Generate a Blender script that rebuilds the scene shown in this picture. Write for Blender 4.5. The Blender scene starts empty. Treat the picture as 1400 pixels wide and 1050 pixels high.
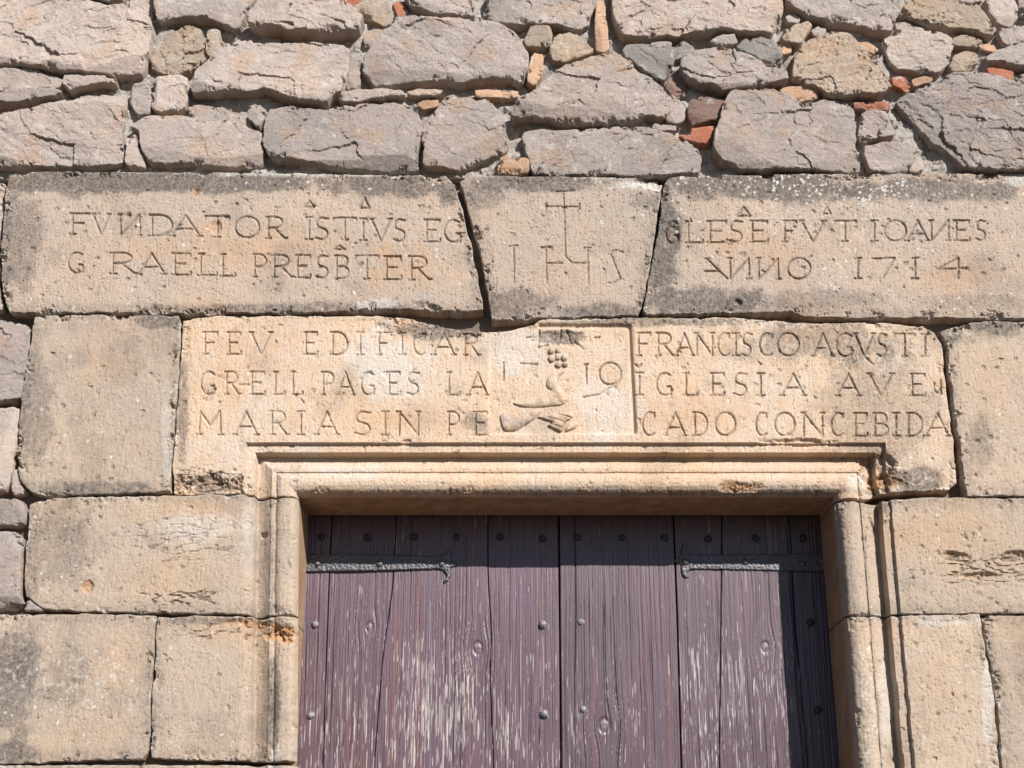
import bpy, math, random
import numpy as np
from mathutils import Vector
R = math.radians
rng = np.random.RandomState(7)
random.seed(7)
sc = bpy.context.scene
COL = sc.collection

# ------------------------------------------------------------------ camera, sky, sun, exposure
FPX = 2000.0                     # focal length in photo pixels (photo 1400 x 1050)
PITCH = R(20.0)
CAM = np.array([0.0, -4.27, 1.60])
cd = bpy.data.cameras.new('camera')
cd.sensor_width = 36.0
cd.lens = FPX / 1400.0 * 36.0
cd.clip_end = 500
cam = bpy.data.objects.new('camera', cd)
cam.location = CAM
cam.rotation_euler = (math.pi / 2 + PITCH, 0, 0)
COL.objects.link(cam)
sc.camera = cam

SUN_DIR = Vector((0.60, -1.0, 0.67)).normalized()
w = bpy.data.worlds.new('World')
sc.world = w
w.use_nodes = True
nt = w.node_tree
bg = nt.nodes['Background']
sky = nt.nodes.new('ShaderNodeTexSky')
sky.sky_type = 'NISHITA'
sky.sun_disc = False
sky.ozone_density = 6.0
sky.dust_density = 0.3
sky.sun_elevation = math.asin(SUN_DIR.z)
sky.sun_rotation = math.atan2(SUN_DIR.x, SUN_DIR.y)
nt.links.new(sky.outputs[0], bg.inputs[0])
bg.inputs[1].default_value = 0.064
sd_ = bpy.data.lights.new('sun', 'SUN')
sd_.energy = 5.0
sd_.angle = R(0.5)
sd_.color = (1.0, 0.972, 0.945)
sun = bpy.data.objects.new('sun', sd_)
sun.rotation_euler = (-SUN_DIR).to_track_quat('-Z', 'Y').to_euler()
sun.location = (6, -12, 9)
COL.objects.link(sun)
sc.view_settings.view_transform = 'Standard'
sc.view_settings.look = 'None'
sc.view_settings.exposure = 0.56
sc.view_settings.gamma = 1.0

# ------------------------------------------------------------------ photo pixel <-> point on a plane parallel to the wall
SP, CP = math.sin(PITCH), math.cos(PITCH)

def at(px, py, Y=0.0):
    px = np.asarray(px, float); py = np.asarray(py, float)
    dx = (px - 700.0) / FPX; dy = (525.0 - py) / FPX
    ry = CP - dy * SP; rz = SP + dy * CP
    t = (Y - CAM[1]) / ry
    return CAM[0] + t * dx, CAM[2] + t * rz

def to_px(x, z, Y=0.0):
    vx = x - CAM[0]; vy = Y - CAM[1]; vz = z - CAM[2]
    dep = vy * CP + vz * SP
    up = -vy * SP + vz * CP
    return 700.0 + FPX * vx / dep, 525.0 - FPX * up / dep

# ------------------------------------------------------------------ noise
def _hash(ix, iy, seed):
    h = (ix.astype(np.int64) * 374761393 + iy.astype(np.int64) * 668265263 + int(seed) * 1442695041) & 0xffffffff
    h = ((h ^ (h >> 13)) * 1274126177) & 0xffffffff
    h = ((h ^ (h >> 16)) * 2246822519) & 0xffffffff
    return (h ^ (h >> 15)) & 0xffffffff

def rnd(ix, iy, seed):
    return _hash(ix, iy, seed) / 4294967295.0

def pnoise(x, y, seed=0):
    x0 = np.floor(x); y0 = np.floor(y)
    fx = x - x0; fy = y - y0
    ix = x0.astype(np.int64); iy = y0.astype(np.int64)
    u = fx * fx * fx * (fx * (fx * 6 - 15) + 10); v = fy * fy * fy * (fy * (fy * 6 - 15) + 10)
    def g(i, j, dx, dy):
        a = rnd(i, j, seed) * (2 * math.pi)
        return np.cos(a) * dx + np.sin(a) * dy
    n00 = g(ix, iy, fx, fy); n10 = g(ix + 1, iy, fx - 1, fy)
    n01 = g(ix, iy + 1, fx, fy - 1); n11 = g(ix + 1, iy + 1, fx - 1, fy - 1)
    a = n00 + u * (n10 - n00); b = n01 + u * (n11 - n01)
    return (a + v * (b - a)) * 1.5

def fbm(x, y, seed=0, octv=4, gain=0.5):
    s = np.zeros_like(x); a = 1.0; f = 1.0; tot = 0
    for k in range(octv):
        s += a * pnoise(x * f + 17.3 * k, y * f - 9.1 * k, seed + 31 * k); tot += a
        a *= gain; f *= 2.03
    return s / tot

def worley(x, y, seed=0, off=False):
    x0 = np.floor(x); y0 = np.floor(y)
    f1 = np.full(x.shape, 9.0); idr = np.zeros(x.shape); f2 = np.full(x.shape, 9.0)
    ox = np.zeros(x.shape); oy = np.zeros(x.shape)
    for i in (-1, 0, 1):
        for j in (-1, 0, 1):
            cx = (x0 + i).astype(np.int64); cy = (y0 + j).astype(np.int64)
            px = cx + rnd(cx, cy, seed); py = cy + rnd(cx, cy, seed + 5)
            d = np.hypot(px - x, py - y); r = rnd(cx, cy, seed + 11)
            near = d < f1
            f2 = np.where(near, f1, np.minimum(f2, d))
            if off: ox = np.where(near, x - px, ox); oy = np.where(near, y - py, oy)
            idr = np.where(near, r, idr); f1 = np.where(near, d, f1)
    return (f1, f2, idr, ox, oy) if off else (f1, f2, idr)

def sstep(a, b, x):
    t = np.clip((x - a) / (b - a), 0, 1)
    return t * t * (3 - 2 * t)

# ------------------------------------------------------------------ outlines
def chaikin(P, r=0.22):
    Q = np.roll(P, -1, 0)
    out = np.empty((2 * len(P), 2))
    out[0::2] = P * (1 - r) + Q * r; out[1::2] = P * r + Q * (1 - r)
    return out

def resample(P, step):
    out = []
    for a, b in zip(P, np.roll(P, -1, 0)):
        n = max(1, int(np.linalg.norm(b - a) / step))
        for k in range(n): out.append(a + (b - a) * k / n)
    return np.array(out)

def roughen(P, amp, step=0.012, seed=0, freq=18.0, keep=None):
    """wander the outline a little; keep(x, z) -> 0..1 scales the wander"""
    P = resample(P, step)
    T = np.roll(P, -1, 0) - np.roll(P, 1, 0)
    N = np.stack([T[:, 1], -T[:, 0]], 1); N /= (np.linalg.norm(N, axis=1)[:, None] + 1e-9)
    d = amp * 2.2 * fbm(P[:, 0] * freq, P[:, 1] * freq, seed, 4, 0.6)
    if keep is not None: d = d * keep(P[:, 0], P[:, 1])
    return P + N * d[:, None]

def poly_dist(X, Z, P):
    """signed distance (inside positive) and nearest outline point"""
    sh = X.shape; x = X.ravel(); z = Z.ravel()
    best = np.full(x.shape, 1e9); nx = np.zeros_like(x); nz = np.zeros_like(x)
    ins = np.zeros(x.shape, bool)
    for a, b in zip(P, np.roll(P, -1, 0)):
        e = b - a; L = e @ e + 1e-15
        t = np.clip(((x - a[0]) * e[0] + (z - a[1]) * e[1]) / L, 0, 1)
        qx = a[0] + t * e[0]; qz = a[1] + t * e[1]
        d = (qx - x) ** 2 + (qz - z) ** 2
        m = d < best
        best[m] = d[m]; nx[m] = qx[m]; nz[m] = qz[m]
        if a[1] != b[1]:
            c = ((a[1] > z) != (b[1] > z)) & (x < (b[0] - a[0]) * (z - a[1]) / (b[1] - a[1]) + a[0])
            ins ^= c
    d = np.sqrt(best); d = np.where(ins, d, -d)
    return d.reshape(sh), nx.reshape(sh), nz.reshape(sh)

# ------------------------------------------------------------------ mesh building
def link(name, me, mat, parent=None, loc=(0, 0, 0)):
    o = bpy.data.objects.new(name, me); COL.objects.link(o)
    if me is not None and mat is not None: me.materials.append(mat)
    o.location = loc
    if parent is not None:
        o.parent = parent
        o.location = Vector(loc) - parent.location
    return o

def raw_mesh(name, V, F4, col=None, sharp=40.0, smooth=True):
    me = bpy.data.meshes.new(name)
    V = np.asarray(V, np.float32); F4 = np.asarray(F4, np.int32)
    me.vertices.add(len(V)); me.vertices.foreach_set('co', V.ravel())
    me.loops.add(F4.size); me.loops.foreach_set('vertex_index', F4.ravel())
    me.polygons.add(len(F4))
    me.polygons.foreach_set('loop_start', np.arange(0, F4.size, F4.shape[1], dtype=np.int32))
    me.polygons.foreach_set('loop_total', np.full(len(F4), F4.shape[1], np.int32))
    me.polygons.foreach_set('use_smooth', np.full(len(F4), smooth))
    me.update(calc_edges=True)
    if col is not None:
        a = me.attributes.new('weather', 'FLOAT_COLOR', 'POINT')
        c = np.ones((len(V), 4), np.float32); c[:, :3] = col
        a.data.foreach_set('color', c.ravel())
    me.validate()
    if smooth and sharp: me.set_sharp_from_angle(angle=R(sharp))
    return me

def slab_arrays(P, h, height, depth, rows=2, hz=None, xs=None, zs=None, side=None):
    """front face over outline P as a fine height field; sides run back to y = depth.
    height(X, Z, sd) -> (Y, weather RGB)"""
    hz = hz or h
    lo = P.min(0); hi = P.max(0)
    if xs is None: xs = np.arange(lo[0] - 0.5 * h, hi[0] + 1.5 * h, h)
    if zs is None: zs = np.arange(lo[1] - 0.5 * hz, hi[1] + 1.5 * hz, hz)
    X, Z = np.meshgrid(xs, zs)
    sd, nx, nz = poly_dist(X, Z, P)
    nxg, nzg = X.shape[1], X.shape[0]
    ins = sd > 0
    cell = ins[:-1, :-1].astype(int) + ins[1:, :-1] + ins[:-1, 1:] + ins[1:, 1:]
    keep = cell >= 1
    out = ~ins
    X = np.where(out, nx, X); Z = np.where(out, nz, Z); sd = np.maximum(sd, 0)
    Y, W = height(X, Z, sd)
    idx = np.arange(nxg * nzg).reshape(nzg, nxg)
    q = np.stack([idx[:-1, :-1], idx[:-1, 1:], idx[1:, 1:], idx[1:, :-1]], -1)[keep]
    V = np.stack([X.ravel(), Y.ravel(), Z.ravel()], 1)
    W = W.reshape(-1, 3)
    used = np.unique(q); remap = np.full(len(V), -1, np.int64); remap[used] = np.arange(len(used))
    V = V[used]; W = W[used]; q = remap[q]
    # rim
    E = np.concatenate([q[:, [0, 1]], q[:, [1, 2]], q[:, [2, 3]], q[:, [3, 0]]])
    key = np.sort(E, 1); key = key[:, 0] * len(V) + key[:, 1]
    _, first, cnt = np.unique(key, return_index=True, return_counts=True)
    B = E[first[cnt == 1]]
    bv = np.unique(B); rm = np.full(len(V), -1, np.int64); rm[bv] = np.arange(len(bv))
    Vs = [V]; Ws = [W]; Fs = [q]; base = len(V); prev = bv
    lim = np.maximum(depth, V[bv, 1] + 0.01)
    for r in range(1, rows + 1):
        t = r / rows
        nv = V[bv].copy(); nv[:, 1] = nv[:, 1] + (lim - nv[:, 1]) * t
        if side is not None: nv = side(nv, t)
        a1 = nv[:, 0] * 21 + nv[:, 1] * 13; a2 = nv[:, 2] * 21 + nv[:, 1] * 17
        nz_ = fbm(a1, a2, 77, 3); nv[:, 0] += 0.0022 * nz_ * (r < rows); nv[:, 2] += 0.0022 * fbm(a1 + 5, a2, 78, 3) * (r < rows)
        wn = np.stack([np.clip(0.25 + 0.5 * nz_, 0, 0.8), np.zeros(len(nv)), np.clip((0.75 if rows > 2 else 0.45) + 0.6 * fbm(a1 * .4, a2 * .4, 79, 3), 0, 0.9)], 1)  # deep reveals: extra ochre paints in the warm light bounced under the lintel
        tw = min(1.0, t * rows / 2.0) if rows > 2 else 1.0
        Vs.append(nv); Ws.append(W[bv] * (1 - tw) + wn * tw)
        cur = np.arange(base, base + len(bv)); base += len(bv)
        Fs.append(np.stack([prev[rm[B[:, 1]]], prev[rm[B[:, 0]]], cur[rm[B[:, 0]]], cur[rm[B[:, 1]]]], 1))
        prev = cur
    return np.concatenate(Vs), np.concatenate(Fs), np.concatenate(Ws)

def slab(name, P, h, height, depth, mat, parent=None, rows=2, sharp=40.0, **kw):
    V, F, W = slab_arrays(P, h, height, depth, rows, **kw)
    c = np.array([(V[:, 0].min() + V[:, 0].max()) / 2, 0.0, V[:, 2].min()])
    me = raw_mesh(name, V - c, F, W, sharp)
    return link(name, me, mat, parent, tuple(c))

def grow(P, d):
    T = np.roll(P, -1, 0) - np.roll(P, 1, 0)
    N = np.stack([T[:, 1], -T[:, 0]], 1); N /= (np.linalg.norm(N, axis=1)[:, None] + 1e-9)
    A = np.sum(P[:, 0] * np.roll(P[:, 1], -1) - np.roll(P[:, 0], -1) * P[:, 1])
    return P + N * d * (1 if A > 0 else -1)

def pxpoly(pts, Y=0.0):
    p = np.array(pts, float)
    x, z = at(p[:, 0], p[:, 1], Y)
    return np.stack([x, z], 1)

def tag(o, label=None, cat=None, group=None, kind=None):
    if label: o['label'] = label
    if cat: o['category'] = cat
    if group: o['group'] = group
    if kind: o['kind'] = kind
    return o

def empty(name, loc):
    o = bpy.data.objects.new(name, None); COL.objects.link(o); o.location = loc
    o.empty_display_size = 0.1
    return o

# ------------------------------------------------------------------ materials
class NT:
    def __init__(s, name):
        s.m = bpy.data.materials.new(name); s.m.use_nodes = True
        s.t = s.m.node_tree; s.b = s.t.nodes['Principled BSDF']
        s.pos = s.t.nodes.new('ShaderNodeNewGeometry').outputs['Position']
    def n(s, kind): return s.t.nodes.new(kind)
    def l(s, a, b): s.t.links.new(a, b)
    def noise(s, scale, detail=4, rough=0.6, stretch=None, dist=0.0):
        v = s.pos
        if stretch:
            mp = s.n('ShaderNodeMapping'); mp.inputs['Scale'].default_value = stretch
            s.l(v, mp.inputs[0]); v = mp.outputs[0]
        n = s.n('ShaderNodeTexNoise'); n.inputs['Scale'].default_value = scale
        n.inputs['Detail'].default_value = detail; n.inputs['Roughness'].default_value = rough
        n.inputs['Distortion'].default_value = dist
        s.l(v, n.inputs['Vector']); return n.outputs['Fac']
    def ramp(s, fac, lo, hi, a=0.0, b=1.0):
        m = s.n('ShaderNodeMapRange'); m.inputs[1].default_value = lo; m.inputs[2].default_value = hi
        m.inputs[3].default_value = a; m.inputs[4].default_value = b; s.l(fac, m.inputs[0]); return m.outputs[0]
    def mix(s, fac, a, b, mode='MIX'):
        m = s.n('ShaderNodeMix'); m.data_type = 'RGBA'; m.blend_type = mode
        for sock, v in ((m.inputs[0], fac), (m.inputs[6], a), (m.inputs[7], b)):
            if isinstance(v, (int, float)): sock.default_value = v
            elif isinstance(v, tuple): sock.default_value = v + (1.0,) if len(v) == 3 else v
            else: s.l(v, sock)
        return m.outputs[2]
    def math(s, op, a, b=None):
        m = s.n('ShaderNodeMath'); m.operation = op
        for i, v in enumerate((a, b)):
            if v is None: continue
            if isinstance(v, (int, float)): m.inputs[i].default_value = v
            else: s.l(v, m.inputs[i])
        return m.outputs[0]
    def attr(s):
        a = s.n('ShaderNodeAttribute'); a.attribute_name = 'weather'
        c = s.n('ShaderNodeSeparateColor'); s.l(a.outputs['Color'], c.inputs[0]); return c.outputs
    def bump(s, h, dist, strength=1.0, prev=None):
        b = s.n('ShaderNodeBump'); b.inputs['Distance'].default_value = dist; b.inputs['Strength'].default_value = strength
        s.l(h, b.inputs['Height'])
        if prev is not None: s.l(prev, b.inputs['Normal'])
        return b.outputs[0]

def stone_mat(name, ca, cb, cc, dark=(0.085, 0.077, 0.07), pale=(0.60, 0.57, 0.52), ochre=(0.50, 0.265, 0.115), vary=0.22, bump=0.0016, tooled=False):
    s = NT(name)
    c = s.mix(s.ramp(s.noise(3.3, 5, 0.6), 0.36, 0.64), ca, cb)
    c = s.mix(s.ramp(s.noise(17, 6, 0.7), 0.45, 0.75, 0, 0.75), c, cc)
    oi = s.n('ShaderNodeObjectInfo').outputs['Random']
    c = s.mix(1.0, c, s.mix(oi, (1 - vary, 1 - vary * 0.95, 1 - vary * 0.85), (1 + vary * 0.4, 1 + vary * 0.35, 1 + vary * 0.3)), 'MULTIPLY')
    w = s.attr()
    c = s.mix(s.math('MULTIPLY', w[2], s.ramp(s.noise(45, 4, 0.7), 0.3, 0.6, 0.55, 1.0)), c, ochre)
    c = s.mix(s.math('MULTIPLY', w[0], s.ramp(s.noise(90, 5, 0.75), 0.3, 0.62, 0.45, 1.0)), c, dark)
    c = s.mix(w[1], c, pale)
    sp = s.noise(330, 3, 0.8)
    c = s.mix(1.0, c, s.mix(s.ramp(sp, 0.28, 0.72), (0.72, 0.71, 0.70), (1.22, 1.22, 1.22)), 'MULTIPLY')
    s.l(c, s.b.inputs['Base Color'])
    s.b.inputs['Roughness'].default_value = 0.93
    s.b.inputs['Specular IOR Level'].default_value = 0.18
    nrm = s.bump(s.noise(130, 6, 0.75), bump * 2.2)
    if tooled: nrm = s.bump(s.noise(60, 4, 0.7, stretch=(4.0, 1.0, 0.5)), bump * 1.3, 1.0, nrm)
    nrm = s.bump(s.noise(420, 3, 0.7), bump, 1.0, nrm)
    s.l(nrm, s.b.inputs['Normal'])
    return s.m

M = {}
M['ashlar'] = stone_mat('tan_sandstone', (0.505, 0.388, 0.282), (0.455, 0.365, 0.287), (0.42, 0.325, 0.245), vary=0.12, tooled=True)
M['ashlar_grey'] = stone_mat('weathered_sandstone', (0.475, 0.362, 0.275), (0.425, 0.345, 0.28), (0.39, 0.31, 0.245), vary=0.08, tooled=True)
M['lintel'] = stone_mat('cream_sandstone', (0.63, 0.455, 0.31), (0.59, 0.475, 0.375), (0.56, 0.375, 0.23), vary=0.02, tooled=True)
M['pink'] = stone_mat('pinkish_rubble', vary=0.30, ca=(0.575, 0.455, 0.374), cb=(0.50, 0.425, 0.37), cc=(0.42, 0.35, 0.30), bump=0.003)
M['grey'] = stone_mat('grey_rubble', (0.52, 0.432, 0.372), (0.46, 0.39, 0.342), (0.37, 0.315, 0.28), bump=0.003)
M['ochre'] = stone_mat('ochre_rubble', (0.53, 0.41, 0.305), (0.49, 0.39, 0.305), (0.42, 0.32, 0.24), bump=0.0035)
M['green'] = stone_mat('blue_grey_rubble', (0.40, 0.355, 0.31), (0.36, 0.32, 0.285), (0.25, 0.228, 0.205), bump=0.003)
M['brick'] = stone_mat('red_brick', (0.40, 0.145, 0.082), (0.34, 0.125, 0.075), (0.40, 0.22, 0.15), bump=0.002)
M['tan'] = stone_mat('tan_brick', (0.52, 0.34, 0.22), (0.48, 0.29, 0.18), (0.42, 0.28, 0.19), bump=0.002)
M['redstone'] = stone_mat('red_brown_rubble', (0.30, 0.185, 0.145), (0.26, 0.17, 0.14), (0.32, 0.24, 0.20), bump=0.003)
M['mortar'] = stone_mat('lime_mortar', (0.60, 0.54, 0.475), (0.53, 0.465, 0.40), (0.66, 0.62, 0.565), bump=0.005, vary=0.02)
M['core'] = stone_mat('deep_joint_mortar', (0.27, 0.21, 0.16), (0.22, 0.18, 0.145), (0.30, 0.25, 0.21), bump=0.004, vary=0.02)
M['ground'] = stone_mat('sandy_paving', (0.15, 0.12, 0.095), (0.13, 0.11, 0.09), (0.12, 0.10, 0.08), bump=0.003, vary=0.0)

def wood_mat():
    s = NT('peeling_purple_brown_paint')
    w = s.attr()
    c = s.mix(s.ramp(s.noise(2.2, 4, 0.6), 0.38, 0.62), (0.070, 0.034, 0.046), (0.088, 0.046, 0.064))
    oi = s.n('ShaderNodeObjectInfo').outputs['Random']
    c = s.mix(1.0, c, s.mix(oi, (0.88, 0.88, 0.88), (1.10, 1.06, 1.10)), 'MULTIPLY')
    c = s.mix(s.ramp(s.noise(16, 5, 0.75, stretch=(9, 1, 0.35)), 0.42, 0.70, 0, 0.55), c, (0.105, 0.064, 0.062))
    c = s.mix(w[0], c, (0.016, 0.013, 0.013))
    c = s.mix(w[2], c, (0.125, 0.045, 0.035))
    raw = s.mix(s.ramp(s.noise(22, 4, 0.7, stretch=(8, 1, 0.5)), 0.35, 0.65), (0.50, 0.45, 0.41), (0.36, 0.31, 0.28))
    c = s.mix(w[1], c, raw)
    s.l(c, s.b.inputs['Base Color'])
    s.l(s.ramp(w[1], 0, 1, 0.35, 0.0), s.b.inputs['Coat Weight'])
    s.b.inputs['Coat Roughness'].default_value = 0.30
    s.l(s.ramp(w[1], 0, 1, 0.40, 0.85), s.b.inputs['Roughness'])
    s.b.inputs['Specular IOR Level'].default_value = 0.5
    nrm = s.bump(s.noise(30, 5, 0.7, stretch=(12, 1, 0.4)), 0.002)
    nrm = s.bump(s.noise(260, 3, 0.7, stretch=(1, 1, 0.5)), 0.0008, 1.0, nrm)
    s.l(nrm, s.b.inputs['Normal'])
    return s.m
M['wood'] = wood_mat()

def iron_mat(name, a, b, rough, metal):
    s = NT(name)
    c = s.mix(s.ramp(s.noise(60, 5, 0.7), 0.35, 0.65), a, b)
    c = s.mix(s.ramp(s.noise(28, 5, 0.7), 0.52, 0.70, 0, 0.6), c, (0.11, 0.06, 0.038))
    s.l(c, s.b.inputs['Base Color'])
    s.b.inputs['Roughness'].default_value = rough
    s.b.inputs['Metallic'].default_value = metal
    s.l(s.bump(s.noise(150, 4, 0.6), 0.0022), s.b.inputs['Normal'])
    return s.m
M['iron'] = iron_mat('hammered_grey_iron', (0.12, 0.12, 0.128), (0.075, 0.075, 0.082), 0.42, 0.35)
M['stud'] = iron_mat('forged_nail_iron', (0.33, 0.32, 0.32), (0.20, 0.19, 0.20), 0.5, 0.25)
M['nail'] = iron_mat('dark_nail_iron', (0.05, 0.045, 0.045), (0.03, 0.028, 0.03), 0.55, 0.3)

# ------------------------------------------------------------------ doorway opening and its moulding
_xl0, _zt = at(405, 672); _xl1, _zl1 = at(402, 1040)
_xr0, _zr0 = at(1146, 683); _xr1, _zr1 = at(1178, 1050)
ZT = float(_zt); XR = float((_xr0 + _xr1) / 2)
def xl(z): return _xl0 + (z - _zt) * np.clip((_xl1 - _xl0) / (_zl1 - _zt), -0.2, 0.2) * (z > 1.9) + (z <= 1.9) * ((1.9 - _zt) * (_xl1 - _xl0) / (_zl1 - _zt))
DOOR_Y = 0.285

def open_u(X, Z):
    return np.maximum(np.maximum(xl(Z) - X, X - XR), Z - ZT)

_pu = [0.000, 0.004, 0.012, 0.024, 0.036, 0.048, 0.058, 0.0635, 0.066, 0.0685, 0.079, 0.081, 0.092, 0.103, 0.114, 0.1225, 0.1245, 0.128, 0.150, 0.1525, 0.1555, 0.30]
_pd = [0.047, 0.030, 0.019, 0.0125, 0.011, 0.0125, 0.018, 0.026, 0.028, 0.022, 0.022, 0.026, 0.036, 0.046, 0.053, 0.057, 0.055, 0.015, 0.014, 0.014, 0.000, 0.0]
def moulding(X, Z, seed=3):
    u = open_u(X, Z) + 0.0022 * fbm(X * 14, Z * 14, seed, 4)
    return np.interp(u, _pu, _pd)

# ------------------------------------------------------------------ carved letters (strokes in a unit box, y down)
def arc(cx, cy, rx, ry, a0, a1, n=14):
    t = np.linspace(R(a0), R(a1), n)
    return [(cx + rx * math.cos(k), cy + ry * math.sin(k)) for k in t]
G = {
 'A': [[(0, 1), (.5, 0)], [(.5, 0), (1, 1)], [(.2, .66), (.76, .66)], [(-.1, 1), (.12, 1)], [(.88, 1), (1.08, 1)]],
 'Λ': [[(.1, .0), (1, 1)], [(0, .62), (.6, .62)], [(.02, 0.02), (.22, 0)]],
 'B': [[(.12, 0), (.12, 1)], [(0, 0), (.5, 0)] + arc(.5, .24, .36, .24, -90, 90) + [(.12, .48)], [(.5, .48)] + arc(.52, .74, .44, .26, -90, 90) + [(0, 1)]],
 'C': [arc(.62, .5, .6, .5, -55, -305, 20), [(.97, .02), (.97, .2)]],
 'D': [[(.14, 0), (.14, 1)], [(0, 0), (.4, 0)] + arc(.4, .5, .58, .5, -90, 90, 18) + [(0, 1)]],
 'E': [[(.15, 0), (.15, 1)], [(0, 0), (.95, 0), (.95, .12)], [(.15, .48), (.72, .48)], [(0, 1), (.98, 1), (1, .87)]],
 'F': [[(.15, 0), (.15, 1)], [(0, 0), (.98, 0), (.98, .12)], [(.15, .48), (.72, .48)], [(0, 1), (.34, 1)]],
 'G': [arc(.58, .5, .56, .5, -50, -330, 20), [(.95, .98), (.95, .62), (.7, .62)]],
 'H': [[(.1, 0), (.1, 1)], [(.9, 0), (.9, 1)], [(.1, .5), (.9, .5)]],
 'I': [[(.5, 0), (.5, 1)], [(.0, 0), (1, 0)], [(.0, 1), (1, 1)]],
 'L': [[(.15, 0), (.15, 1)], [(0, 0), (.34, 0)], [(0, 1), (1, 1), (1, .88)]],
 'M': [[(.05, 1), (.1, 0)], [(.1, 0), (.5, .6)], [(.5, .6), (.92, 0)], [(.92, 0), (.95, 1)], [(-.06, 1), (.16, 1)], [(.84, 1), (1.06, 1)]],
 'N': [[(.06, 1), (.06, 0)], [(.06, 0), (.94, 1)], [(.94, 1), (.94, 0)], [(-.06, 0), (.14, 0)], [(.84, 0), (1.04, 0)]],
 'И': [[(.06, 0), (.1, 1)], [(.1, 1), (.9, 0)], [(.9, 0), (.92, 1)], [(-.05, 0), (.16, 0)], [(.82, 1), (1.02, 1)]],
 'O': [arc(.5, .5, .5, .5, 0, 360, 26)],
 'P': [[(.14, 0), (.14, 1)], [(0, 0), (.5, 0)] + arc(.5, .27, .46, .27, -90, 90) + [(.14, .54)], [(0, 1), (.3, 1)]],
 'R': [[(.12, 0), (.12, 1)], [(0, 0), (.45, 0)] + arc(.45, .25, .38, .25, -90, 90) + [(.12, .5)], [(.42, .5), (.95, 1), (1.08, .98)], [(0, 1), (.26, 1)]],
 'S': [[(1, .05)] + arc(.55, .26, .42, .26, -60, -220, 12) + arc(.5, .74, .44, .26, -50, 130, 14) + [(0, .92)]],
 'T': [[(.5, 0), (.5, 1)], [(0, .1), (0, 0), (1, 0), (1, .1)], [(.36, 1), (.64, 1)]],
 'V': [[(0, 0), (.5, 1)], [(.5, 1), (1, 0)], [(-.1, 0), (.12, 0)], [(.88, 0), (1.08, 0)]],
 'u': [[(0, 0), (0, .85), (.3, 1), (.7, .8)], [(.75, 0), (.8, 1)]],
 '1': [[(.5, 0), (.5, 1)], [(.1, 0.03), (.9, 0)], [(.1, 1), (.9, 1)]],
 '7': [[(0, .05), (1, 0)], [(1, 0), (.5, .95)]],
 '4': [[(.72, 1), (.72, 0)], [(.72, 0), (0, .55)], [(0, .55), (1, .5)]],
 '9': [arc(.62, .3, .38, .3, 0, 360, 22), [(1, .3), (.9, .65), (.5, .92), (0, 1)]],
 '^': [[(0, 1), (.5, 0)], [(.5, 0), (1, 1)], [(0, 1), (1, 1)]],
 '.': [[(.2, .0), (.9, 1)]],
}
def text_strokes(items, ya, yb):
    """items: (char, x0, x1); ya, yb: functions px x -> top / bottom y in the photo"""
    out = []
    for ch, x0, x1 in items:
        if ch in 'I1' and x1 - x0 < 12:
            c = (x0 + x1) / 2; x0, x1 = c - 5, c + 5
        for st in G[ch]:
            p = [(x0 + (x1 - x0) * u, ya(x0) + (yb(x0) - ya(x0)) * v) for u, v in st]
            out.append(pxpoly(p))
    return out

def lin(x0, y0, x1, y1): return lambda x: y0 + (y1 - y0) * (x - x0) / (x1 - x0)

def carve(X, Z, strokes, half=0.0058, deep=0.0062):
    """depth of V cuts along the strokes over an X, Z grid"""
    g = np.zeros(X.shape)
    xs = X[X.shape[0] // 2]; zs = Z[:, Z.shape[1] // 2]
    wob = 0.0012 * fbm(X * 60, Z * 60, 91, 2)
    wd = half * (1 + 0.35 * fbm(X * 22, Z * 22, 57, 2)); dp = deep * (0.95 + 0.5 * fbm(X * 16, Z * 16, 58, 3))
    for P in strokes:
        for a, b in zip(P[:-1], P[1:]):
            m = half * 2.5
            i0, i1 = np.searchsorted(xs, [min(a[0], b[0]) - m, max(a[0], b[0]) + m])
            j0, j1 = np.searchsorted(zs, [min(a[1], b[1]) - m, max(a[1], b[1]) + m])
            if i1 <= i0 or j1 <= j0: continue
            x = X[j0:j1, i0:i1]; z = Z[j0:j1, i0:i1]
            e = b - a; t = np.clip(((x - a[0]) * e[0] + (z - a[1]) * e[1]) / (e @ e + 1e-12), 0, 1)
            d = np.hypot(a[0] + t * e[0] - x, a[1] + t * e[1] - z) + wob[j0:j1, i0:i1]
            k = np.clip(1 - d / wd[j0:j1, i0:i1], 0, 1) ** 0.85 * dp[j0:j1, i0:i1]
            g[j0:j1, i0:i1] = np.maximum(g[j0:j1, i0:i1], k)
    return g

# ------------------------------------------------------------------ dressed blocks
def blob_field(PX, PY, x, y, rx, ry, n, soft=0.55):
    d = np.hypot((PX - x) / rx, (PY - y) / ry) + 0.75 * n
    return sstep(1.0, 1.0 - soft, d)

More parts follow.
